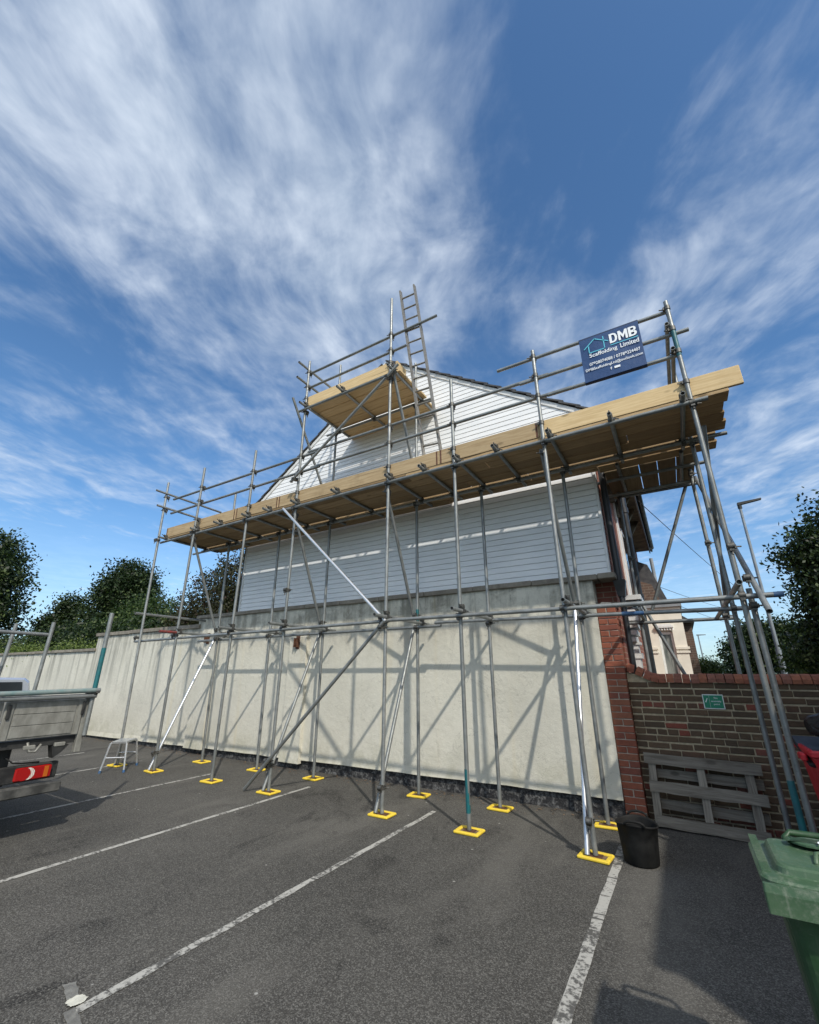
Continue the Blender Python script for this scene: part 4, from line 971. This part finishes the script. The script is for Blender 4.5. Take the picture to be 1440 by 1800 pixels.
lg.add([(cx - .008, cy_ + .004, zz + .002), (cx + .008, cy_ + .006, zz + .002), (cx + .020, cy_ - .040, zz), (cx - .006, cy_ - .030, zz + .001)], [(3, 2, 1, 0)])
lg.build('white_emblem', M_sign_white, lo)
MB().path([(gx0 + .115, gy1 - .02, gz + .02), (gx0 + .115, gy1 + .03, gz + .085), (gx0 + .135, gy1 + .045, gz + .10), (gx1 - .135, gy1 + .045, gz + .10), (gx1 - .115, gy1 + .03, gz + .085), (gx1 - .115, gy1 - .02, gz + .02)], .012, 8).build('handle', M_green, gb)
for sxw in (gx0 + .06, gx1 - .06): MB().tube((sxw - .025, gy1 - .02, .10), (sxw + .025, gy1 - .02, .10), .10, 18, hollow=False).build('wheel', M_rubber, gb)

rb = thing('red_wheelie_bin', 'red wheelie bin with bulging black refuse bag on top at the right edge', 'wheelie bin', (1.05, 5.35, 0))
rx0, rx1, ry0, ry1, rz = .765, 1.36, 5.02, 5.72, .98
bin_body('body', M_redbin, rb, rx0 + .02, rx1 - .02, ry0 + .02, ry1 - .02, rz, .10)
mb = MB(); mb.box(rx0, rx1, ry0, ry0 + .05, rz - .02, rz + .035, bev=.012); mb.box(rx0, rx0 + .045, ry0 + .051, ry1, rz - .02, rz + .035, bev=.012); mb.box(rx1 - .045, rx1, ry0 + .051, ry1, rz - .02, rz + .035, bev=.012); mb.box(rx0 + .046, rx1 - .046, ry1 - .05, ry1, rz - .02, rz + .035, bev=.012)
mb.build('rim', M_redbin, rb)
box('lift_lug', M_redbin, rb, rx0 - .045, rx0 - .001, ry0 + .12, ry0 + .26, rz - .06, rz - .002, bev=.01)
box('lift_lug', M_redbin, rb, rx0 + .10, rx0 + .30, ry0 - .05, ry0 - .001, rz - .05, rz + .03, bev=.01)
LM = Matrix.Translation(Vector((rx0 + .02, ry1 - .02, rz + .05))) @ Matrix.Rotation(R(14), 4, 'X')
MB().box(-.03, .60, -.62, .0, .0, .035, M=LM, bev=.012).build('lid', M_black, rb, label='black lid held ajar')
for sxw in (rx0 + .12, rx1 - .12): MB().tube((sxw - .025, ry1 - .03, .10), (sxw + .025, ry1 - .03, .10), .10, 18, hollow=False).build('wheel', M_rubber, rb)
def lumpy(c, r, seed, squash=(1, 1, 1), nu=22, nv=14):
    rr = random.Random(seed); ph = [rr.uniform(0, 6.28) for _ in range(8)]; mb = MB(); vs = []
    for i in range(nv + 1):
        t_ = math.pi * i / nv
        for k in range(nu):
            a = 2 * math.pi * k / nu
            q = 1 + .10 * math.sin(3 * a + ph[0] + 2 * t_) + .08 * math.sin(5 * a + ph[1] - 3 * t_) + .07 * math.sin(7 * t_ + ph[2] + a) + .05 * math.sin(9 * a + 4 * t_ + ph[3])
            vs.append((c[0] + r * q * math.sin(t_) * math.cos(a) * squash[0], c[1] + r * q * math.sin(t_) * math.sin(a) * squash[1], c[2] + r * q * math.cos(t_) * squash[2]))
    fs = [(i * nu + k, (i + 1) * nu + k, (i + 1) * nu + (k + 1) % nu, i * nu + (k + 1) % nu) for i in range(nv) for k in range(nu)]
    return mb.add(vs, fs, 0, True)
mb = lumpy((1.12, 5.42, rz + .20), .19, 3, (1.25, 1.1, .75)); mb2 = lumpy((1.02, 5.22, rz + .19), .10, 9, (1.2, 1, .8))
mb.add(mb2.v, mb2.f, 0, True)
mb.build('refuse_bag', M_bag, label='shiny black refuse bag lying on the red bin', cat='bin bag')

# ------------------------------------------------------------------ flatbed truck (tail and load bed at the left edge)
tk = thing('flatbed_truck', 'scaffolders flatbed truck with grey tailboard, tube rack and red tail light at the left edge', 'truck', (-7.5, 1.7, 0))
TX = -5.95; TY0, TY1 = .50, 2.66
box('bed_floor', M_chassis, tk, -9.2, TX - .04, TY0, TY1 - .03, .88, .955)
tg = box('tailboard', M_gate, tk, TX - .035, TX, 1.905, TY1 - .055, .965, 1.335, bev=.006)
for z0, z1 in ((.985, 1.095), (1.099, 1.205), (1.209, 1.318)): box('plank', M_gate, tg, TX + .0005, TX + .010, 1.985, TY1 - .125, z0, z1, bev=.003)
for yy in (1.925, TY1 - .105): box('end_cap', M_gate, tg, TX + .0005, TX + .013, yy, yy + .045, .972, 1.33)
for yy in (1.915, TY1 - .075): MB().box(TX + .014, TX + .034, yy, yy + .030, 1.17, 1.31, bev=.005).build('latch', M_chassis, tg)
box('tailboard', M_gate, tk, TX - .035, TX, TY0, 1.885, .965, 1.335, bev=.006)
cp = MB().box(TX - .06, TX + .004, TY1 - .048, TY1 + .012, .78, 1.345, bev=.006).build('corner_post', M_gate, tk)
for yy, xx in ((TY1 - .02, 0), (TY0, 0)): box('side_board', M_gate, tk, -9.2, TX - .065, yy, yy + .035, .965, 1.335, bev=.005)
for yy in (2.15, 2.42): MB().box(TX - .05, TX - .01, yy, yy + .10, .86, .90, bev=.006).build('hinge', M_gate, tk)
box('chassis_rail', M_chassis, tk, -11.0, TX - .30, 1.95, 2.05, .62, .87); box('chassis_rail', M_chassis, tk, -11.0, TX - .30, 1.10, 1.20, .62, .87)
box('cross_member', M_chassis, tk, TX - .28, TX - .20, .7, 2.12, .52, .87)
lb = MB().box(TX - .16, TX - .09, .62, 2.53, .548, .705, bev=.008).build('lamp_bracket', M_chassis, tk)
tl = MB().box(TX - .089, TX - .055, 2.15, 2.46, .563, .690, bev=.012).build('tail_light', M_lens_red, tk)
def ellipse(cy, cz, ry, rz_, x, n=18, a0=0, a1=360): return [(x, cy + ry * math.cos(R(a0 + (a1 - a0) * i / n)), cz + rz_ * math.sin(R(a0 + (a1 - a0) * i / n))) for i in range(n)]
MB().add(ellipse(2.262, .627, .055, .056, TX - .0535), [tuple(range(18))]).build('reverse_lens', M_lens_white, tl)
MB().add(ellipse(2.225, .627, .058, .060, TX - .0520), [tuple(range(18))]).build('brake_lens', M_lens_red, tl)
MB().box(TX - .0545, TX - .050, 2.395, 2.435, .575, .680, bev=.004).build('indicator_lens', M_lens_amber, tl)
MB().box(TX - .0545, TX - .050, 2.440, 2.458, .575, .680, bev=.003).build('side_reflector', M_lens_red, tl)
MB().box(TX - .15, TX - .03, .55, 2.58, .415, .515, bev=.012).build('bumper', M_dirtybumper, tk)
MB().prism([(-8.05, .50), (-8.05, .30), (-6.65, .30), (-6.65, .50)], 'y', 2.1, 2.13).build('side_guard', M_chassis, tk)
for xw in (-7.1, -10.2):
    for yw in (.62, 2.0):
        w = MB().tube((xw, yw, .36), (xw, yw + .22, .36), .36, 28, hollow=False).build('wheel', M_rubber, tk)
        MB().tube((xw, yw + .221, .36), (xw, yw + .23, .36), .20, 20, hollow=False).build('hub', M_gate, w)
box('mud_flap', M_rubber, tk, TX - .52, TX - .50, 1.78, 2.10, .30, .86)
cab = MB(); cab.prism([(-11.1, .55), (-9.35, .55), (-9.35, 2.0), (-10.5, 2.05), (-10.95, 1.25), (-11.15, 1.1)], 'y', .72, 2.28); cabo = cab.build('cab', M_whitepaint, tk)
box('rear_window', M_glass, cabo, -9.349, -9.345, .95, 2.05, 1.35, 1.85); box('side_window', M_glass, cabo, -10.45, -9.6, 2.281, 2.285, 1.3, 1.85)
# rack tubes clamped to the bed
tt = tube('rack_post', M_galv, tk, (TX + .03, TY1 + .005, .95), (TX + .01, TY1 + .02, 2.315)); MB().tube((TX + .0228, TY1 + .0104, 1.44), (TX + .0160, TY1 + .0155, 1.90), TR + .0012, 12, hollow=False).build('painted_band', M_teal, tt, label='teal painted length')
tt = tube('rack_rail', M_galv, tk, (TX + .07, .4, 1.40), (TX + .07, TY1 + .05, 1.425)); MB().tube((TX + .07, .45, 1.4006), (TX + .07, TY1 + .0, 1.4245), TR + .001, 12, hollow=False).build('painted_band', M_faded, tt, label='faded teal paint')
tube('rack_rail', M_galv, tk, (TX + .055, .4, 1.352), (TX + .055, TY1 + .03, 1.366))
for q in range(7): MB().box(TX - .0550, TX - .0532, 2.285 + q * .0145, 2.288 + q * .0145, .578, .676).build('lens_rib', M_lens_red, tl)
MB().path([(TX - .12, 2.05, .80), (TX - .10, 2.12, .74), (TX - .11, 2.2, .725), (TX - .10, 2.35, .72)], .008, 6).build('wiring', M_rubber, tk)
MB().path([(TX - .03, 2.18, .93), (TX - .02, 2.2, .84), (TX - .02, 2.26, .835), (TX - .03, 2.3, .90)], .012, 6).build('rope_hook', M_gate, tk)
MB().hexa([(TX - .12, 2.43, .75), (TX - .02, 2.43, .75), (TX - .02, 2.50, .80), (TX - .12, 2.50, .80)], [(TX - .12, 2.40, .87), (TX - .02, 2.40, .87), (TX - .02, 2.56, .87), (TX - .12, 2.56, .87)]).build('stay_bracket', M_chassis, tk)
o = bpy.data.objects.new('rack_clamp', CPL); COL.objects.link(o); o.parent = tk; o.location = Vector((TX + .04, TY1 + .01, 1.40)) - Vector(tk.location)
RX = -7.72
tube('rack_post', M_galv, tk, (RX, 2.72, .9), (RX, 2.745, 2.31)); tube('rack_post', M_galv, tk, (RX - .45, 2.40, .9), (RX - .45, 2.46, 2.29)); tube('rack_rail', M_galv, tk, (RX - .05, .5, 2.16), (RX - .05, 2.75, 2.135))

# ------------------------------------------------------------------ silver car further along the wall
car = thing('parked_car', 'silver hatchback parked beyond the truck against the cream wall', 'car', (-14.1, 3.1, 0))
prof = [(y + .22, z) for y, z in [(.45, .32), (4.42, .30), (4.52, .55), (4.50, .95), (4.40, 1.42), (4.30, 1.50), (2.6, 1.53), (1.95, 1.42), (1.35, 1.02), (.55, .90), (.40, .70)]]
mb = MB(); n = len(prof); vs = []
for x, ins in ((-14.95, .10), (-14.85, 0), (-13.38, 0), (-13.28, .10)):
    for (y, z) in prof: vs.append((x + (.10 if (z > 1.2 and x < -14) else (-.10 if z > 1.2 else 0)), y + (ins * .5 if y < 2 else -ins * .5), z - (ins * .4 if z > 1.0 else 0)))
fs = [tuple(range(n)), tuple(range(4 * n - 1, 3 * n - 1, -1))] + [(r * n + i, (r + 1) * n + i, (r + 1) * n + (i + 1) % n, r * n + (i + 1) % n) for r in range(3) for i in range(n)]
mb.add(vs, fs); mb.build('body', M_silver, car)
def sidewin(y0, y1, z0, z1): return MB().hexa([(-13.276, y0, z0), (-13.276, y1, z0), (-13.272, y1, z0), (-13.272, y0, z0)], [(-13.376, y0 + .06, z1), (-13.376, y1 - .05, z1), (-13.365, y1 - .05, z1), (-13.365, y0 + .06, z1)])
sidewin(3.27, 4.50, 1.0, 1.41).build('rear_window', M_glass, car); sidewin(2.07, 3.20, 1.0, 1.41).build('side_window', M_glass, car)
for yw in (1.37, 3.97):
    for xw in (-14.93, -13.48): MB().tube((xw, yw, .31), (xw + .20, yw, .31), .31, 24, hollow=False).build('wheel', M_rubber, car)

# ------------------------------------------------------------------ houses further down the street
bay = thing('bay_window_house', 'cream painted house with white framed bay window seen past the red pier', 'house', (-.6, 13.5, 0))
by = 13.0
box('bay_wall', M_cream, bay, -1.6, -.385, by, by + 2.6, 0, 3.22); box('bay_wall', M_cream, bay, -.06, .205, by, by + 2.6, 0, 3.22); box('bay_wall', M_cream, bay, -.384, -.061, by, by + 2.6, 2.62, 3.22); box('bay_wall', M_cream, bay, -.384, -.061, by, by + 2.6, 0, .9)
w = MB(); w.box(-.382, -.335, by + .05, by + .12, .91, 2.61); w.box(-.112, -.063, by + .05, by + .12, .91, 2.61); w.box(-.334, -.113, by + .05, by + .12, 2.54, 2.61); w.box(-.334, -.113, by + .05, by + .12, .91, .98)
wo_ = w.build('window', M_white, bay); box('pane', M_curtain, wo_, -.334, -.113, by + .09, by + .10, .981, 2.539)
for z0, z1, e in ((2.17, 2.23, .03), (2.08, 2.13, .025)): box('string_course', M_cream, bay, -.055, .215 + e, by - e, by + .002, z0, z1); 
for z0, z1, e in ((2.171, 2.231, .03), (2.081, 2.131, .025)): box('string_course', M_cream, bay, -.7, -.45, by - e, by + .002, z0, z1)
hm = MB(); hm.box(-.43, -.02, by - .08, by - .001, 2.70, 2.75); hm.box(-.40, -.05, by - .06, by - .002, 2.751, 2.79)
for i in range(7): hm.tube((-.405 + i * .06, by - .04, 2.70), (-.405 + i * .06, by - .04, 2.64), .022, 8, hollow=False)
hm.build('window_hood', M_white, bay)
box('bay_roof', M_lead, bay, -1.65, .25, by - .06, by + 2.6, 3.221, 3.32)
MB().prism([(-1.8, 3.33), (.02, 3.33), (-.02, 3.48), (-.36, 4.55), (-1.8, 5.3)], 'y', by + .8, by + 9).build('gable_roof', M_slate, bay)
MB().prism([(-1.8, 3.325), (-.16, 3.325), (-.34, 3.95), (-1.8, 4.6)], 'y', by + .7, by + .79).build('gable_wall', M_fardark, bay)
MB().tube((-.24, by + 1.4, 4.1), (-.25, by + 1.4, 4.85), .05, 10).build('flue', M_lead, bay)
far = thing('brick_house', 'dark brick house end just beyond the cream bay', 'house', (-.5, 20, 0))
box('wall', M_fardark, far, -4, .50, 17.5, 26, 0, 3.2); MB().prism([(-4.2, 3.2), (.60, 3.2), (-1.8, 5.0)], 'y', 17.3, 26).build('roof', M_slate, far); box('chimney', M_fardark, far, .0, .3, 18.5, 19, 3.0, 3.9)

# building out of view to the right whose shade falls on the brick wall
nb = thing('neighbour_building', 'plain brick building standing right of the camera outside the frame', 'building', (4, 2, 0))
MB().prism([(2.12, 3.82), (5.7, .76), (8.7, 4.3), (5.2, 7.3)], 'z', 0, 5.12).build('wall', M_fardark, nb)
MB().prism([(2.05, 3.82), (5.7, .68), (8.8, 4.3), (5.2, 7.4)], 'z', 5.121, 5.22).build('roof', M_slate, nb)
an = thing('store_shed', 'low rendered store right of the camera outside the frame', 'shed', (3, 2.5, 0))
box('wall', M_render_b, an, 1.95, 3.2, 1.55, 3.85, 0, 2.86); box('roof', M_slate, an, 1.90, 3.28, 1.50, 3.90, 2.861, 2.92); box('door', M_teal, an, 2.2, 2.9, 1.52, 1.549, .02, 2.0)

# ------------------------------------------------------------------ lamps, cables, hill
lamp = thing('street_lamp', 'grey street lamp with flat head rising behind the scaffold corner', 'street lamp', (2.97, 20, 0))
MB().tube((2.97, 20, 0), (2.975, 20, 2.4), .095, 16, hollow=False, r2=.085).build('base_column', M_pole, lamp); MB().tube((2.975, 20, 2.401), (3.0, 20, 7.72), .062, 14, hollow=False, r2=.045).build('pole', M_pole, lamp)
MB().tube((3.0, 20, 7.66), (3.0, 20, 7.84), .07, 10, hollow=False).build('bracket', M_chassis, lamp)
MB().hexa([(2.94, 19.92, 7.80), (3.7, 19.93, 7.90), (3.7, 20.07, 7.90), (2.94, 20.08, 7.80)], [(2.94, 19.92, 7.90), (3.7, 19.94, 7.96), (3.7, 20.06, 7.96), (2.94, 20.08, 7.90)]).build('lamp_head', M_chassis, lamp)
l2 = thing('street_lamp', 'tiny distant street lamp above the bushes beside the cream bay', 'street lamp', (2.2, 60, 0))
MB().tube((2.2, 60, 0), (2.15, 60, 5.6), .09, 8, hollow=False, r2=.06).build('pole', M_pole, l2); MB().hexa([(2.0, 59.9, 5.58), (2.9, 59.9, 5.62), (2.9, 60.1, 5.62), (2.0, 60.1, 5.58)], [(2.0, 59.9, 5.72), (2.9, 59.9, 5.70), (2.9, 60.1, 5.70), (2.0, 60.1, 5.72)]).build('lamp_head', M_pole, l2)
tp = MB().tube((2.95, 16.5, 0), (2.78, 16.5, 2.72), .035, 8, hollow=False).build('thin_post', M_pole, label='thin grey post standing in front of the right hand bushes', cat='post')
for a, b, lab in (((-.26, 9.0, 4.93), (7.5, 46, 6.0), 'thin black cable running from the terrace eaves to the right hand tree'),
                  ((-.30, 15.0, 4.15), (8.0, 60, 8.0), 'thin cable above the cream bay roof, lower of the crossing wires'),
                  ((-.2, 15.2, 3.75), (9.0, 64, 6.4), 'lowest thin cable passing just over the cream bay')):
    P = []
    for i in range(13):
        f = i / 12; q = Vector(a).lerp(Vector(b), f); q.z -= 1.1 * 4 * f * (1 - f) * .35; P.append(q)
    MB().path(P, .008 + .0, 5).build('overhead_cable', M_cable, label=lab, cat='cable')
mb = MB(); vs = []; n = 60
for i in range(n + 1):
    a = R(-60 + 120 * i / n); h = 21 + 5 * math.sin(i * .7) + 3 * math.sin(i * 1.9)
    vs += [(850 * math.sin(a), 850 * math.cos(a), -2), (1000 * math.sin(a), 1000 * math.cos(a), h), (1500 * math.sin(a), 1500 * math.cos(a), -2)]
mb.add(vs, [(3 * i + k, 3 * i + k + 1, 3 * i + k + 4, 3 * i + k + 3) for i in range(n) for k in (0, 1)], 0, True); mb.build('hill', M_hill, kind='structure')

# ------------------------------------------------------------------ trees and plants
def leaves(name, m, parent, lobes, n_clump, per, leaf, **kw):
    """leaf-sized faces gathered in clumps over the outer part of several lobes"""
    C = []; wts = np.array([l[3] * l[4] * l[5] for l in lobes]) ** .67; wts = wts / wts.sum()
    pick = rng.choice(len(lobes), n_clump, p=wts)
    for li in pick:
        cx, cy, cz, rx, ry, rz_ = lobes[li]; d = rng.normal(size=3); d /= np.linalg.norm(d); rr = rng.uniform(.25, 1.03) ** .55
        C.append((cx + d[0] * rx * rr, cy + d[1] * ry * rr, cz + d[2] * rz_ * rr))
    C = np.repeat(np.array(C), per, 0); N = len(C)
    spread = np.repeat(rng.uniform(2.2, 5.0, n_clump), per)[:, None] * leaf
    ctr = C + np.clip(rng.normal(size=(N, 3)), -1.7, 1.7) * spread * np.array([.62, .62, .42])
    d = rng.normal(size=(N, 3)); d[:, 2] -= .3; d /= np.linalg.norm(d, axis=1)[:, None]
    e = np.cross(d, rng.normal(size=(N, 3))); e /= np.linalg.norm(e, axis=1)[:, None]
    L = leaf * rng.uniform(.7, 1.35, N)[:, None]; Wd = L * rng.uniform(.45, .7, N)[:, None]
    vs = np.stack([ctr - d * L * .5, ctr + e * Wd * .5, ctr + d * L * .5, ctr - e * Wd * .5], 1).reshape(-1, 3)
    me = bpy.data.meshes.new(name); me.vertices.add(4 * N); me.vertices.foreach_set('co', vs.ravel())
    me.loops.add(4 * N); me.loops.foreach_set('vertex_index', np.arange(4 * N)); me.polygons.add(N)
    me.polygons.foreach_set('loop_start', np.arange(N) * 4); me.update(calc_edges=True); me.materials.append(m)
    return link(name, me, parent, **kw)
def tree(name, label, base, lobes, m, n_clump, per, leaf, r=.16, cat='tree', group=None):
    t_ = thing(name, label, cat, base, group)
    mb = MB(); top = max(l[2] for l in lobes); bx, by_, bz = base
    mid = Vector((bx + random.uniform(-.15, .15), by_, bz + (top - bz) * .5)); mb.tube(base, mid, r, 10, hollow=False, r2=r * .7)
    for l in lobes:
        q = Vector(l[:3]); kn = mid.lerp(q, .5) + Vector((0, 0, -.1)); mb.tube(mid, kn, r * .55, 7, hollow=False, r2=r * .35); mb.tube(kn, q, r * .35, 6, hollow=False, r2=r * .12)
        for _ in range(3):
            q2 = q + Vector((random.uniform(-1, 1) * l[3], random.uniform(-1, 1) * l[4], random.uniform(-.3, 1) * l[5])) * .75; mb.tube(q.lerp(kn, .3), q2, r * .18, 5, hollow=False, r2=r * .05)
    mb.build('trunk', M_bark, t_)
    leaves('crown', m, t_, lobes, n_clump, per, leaf)
    return t_
GT = 'trees behind the boundary wall'
tree('tall_tree', 'tall dark tree at the left edge above the truck', (-39.8, 8.3, 0), [(-39.5, 8.3, 7.4, 3.6, 3.2, 3.2), (-38.6, 8.9, 5.0, 3.0, 2.8, 2.4), (-39.3, 9.0, 9.0, 2.0, 2.1, 1.8), (-37.8, 9.6, 7.4, 1.4, 1.6, 1.3), (-37.8, 9.7, 5.6, 1.3, 1.5, 1.2), (-40.5, 8, 4, 3, 3, 2.5)], M_leaf_dark, 1150, 34, .22, .3, group=GT)
tree('round_tree', 'short pointed dark tree between the two tall trees on the left', (-38.0, 14.2, 0), [(-38.0, 14.2, 5.5, .65, .65, 1.6), (-38.2, 13.9, 4.3, 1.2, 1.2, 1.2), (-37.0, 14.2, 3.6, 1.5, 1.4, 1.1)], M_leaf_dark, 800, 28, .19, .2, group=GT)
tree('broad_tree', 'broad domed dark tree left of the leftmost scaffold posts', (-32.7, 15.3, 0), [(-32.5, 15.3, 7.1, 1.7, 1.6, 2.0), (-33.2, 15.0, 5.7, 1.5, 1.5, 2.0), (-31.8, 15.6, 6.7, 1.2, 1.2, 1.9), (-32.5, 15.1, 3.9, 1.9, 1.8, 2.0), (-33.5, 14.9, 7.2, .7, .7, .8)], M_leaf_dark, 1000, 34, .18, .25, group=GT)
tree('leafy_shrub_tree', 'lighter green bushy tree in front of the broad dome', (-24.4, 13.0, 0), [(-24.4, 13.0, 3.8, 1.9, 1.7, 1.9), (-26.2, 12.4, 3.0, 1.6, 1.5, 1.5), (-22.9, 13.2, 3.2, 1.6, 1.5, 1.6)], M_leaf_mid, 1200, 28, .13, .15, group=GT)
tree('copper_tree', 'brownish green tree beside the white gable under the deck', (-13.2, 10.3, 0), [(-13.0, 10.3, 4.5, 1.6, 1.4, 1.6), (-14.8, 10.2, 3.9, 1.5, 1.2, 1.5), (-11.6, 10.6, 4.6, 1.6, 1.2, 1.7), (-12.7, 10.0, 2.8, 2.2, 1.5, 1.4), (-10.6, 9.6, 3.9, 1.4, 1.2, 1.8), (-16.2, 10.4, 2.9, 1.3, 1.1, 1.2)], M_leaf_brown, 1900, 32, .095, .14, group=GT)
tree('low_bush', 'row of dark bushes filling the gap above the low wall on the left', (-29, 10.5, 0), [(-33, 10.2, 2.2, 2.6, 1.6, 1.6), (-28.5, 10.6, 2.3, 2.6, 1.6, 1.7), (-23.5, 10.5, 2.4, 2.4, 1.5, 1.5), (-19.5, 10.8, 2.6, 2.0, 1.4, 1.5)], M_leaf_dark, 1200, 28, .14, .08, 'bush')
leaves('creeper', M_leaf_light, None, [(-20.5, 6.75, 2.30, 1.9, .35, .34), (-18.6, 6.7, 2.22, .9, .28, .20), (-17.2, 6.75, 2.32, 1.3, .35, .30), (-15.7, 6.7, 2.26, .8, .28, .2), (-22.8, 6.8, 2.35, 1.5, .35, .42)], 190, 24, .062, label='bright green creeper spilling over the low stretch of wall', cat='plant')
tree('lime_tree', 'large dark tree reaching in from the right edge', (3.9, 15.2, 0), [(3.8, 14.6, 4.45, .95, .95, .80), (4.75, 15, 5.2, 1.3, 1.2, 1.1), (3.6, 14.4, 3.35, .75, .75, .65), (4.4, 15.2, 3.6, 1.4, 1.2, 1.3), (2.98, 14.5, 4.40, .34, .33, .20), (3.35, 14.5, 4.85, .32, .32, .26), (3.9, 14.8, 2.6, 1.1, 1.0, .8), (3.45, 14.9, 2.2, .75, .7, .55), (6.2, 15.2, 5.8, 1.6, 1.5, 1.3)], M_leaf_dark, 1700, 30, .11, .2)
tree('roadside_bush', 'dark bushes under the large right hand tree behind the wall coping', (3.6, 15.6, 0), [(3.3, 16.2, 1.7, .75, .8, .9), (4.1, 15.2, 1.6, .9, .8, 1.1)], M_leaf_mid, 520, 28, .09, .06, 'bush')
tree('street_tree', 'mid sized tree behind the right end scaffold posts', (3.3, 30, 0), [(3.1, 29.8, 2.6, .95, .9, 1.1), (4.2, 30, 2.9, 1.3, 1, 1.3), (2.75, 30, 1.9, .7, .7, .9), (3.6, 30, 3.4, .8, .8, .8), (5.4, 30, 2.8, 1.2, 1, 1.5)], M_leaf_dark, 900, 28, .15, .12)
tree('garden_bush', 'small round green bush beside the cream bay house', (.62, 18, 0), [(.60, 18, 1.75, .28, .3, .30), (.82, 18.1, 1.65, .28, .3, .22)], M_leaf_mid, 160, 26, .06, .03, 'bush')
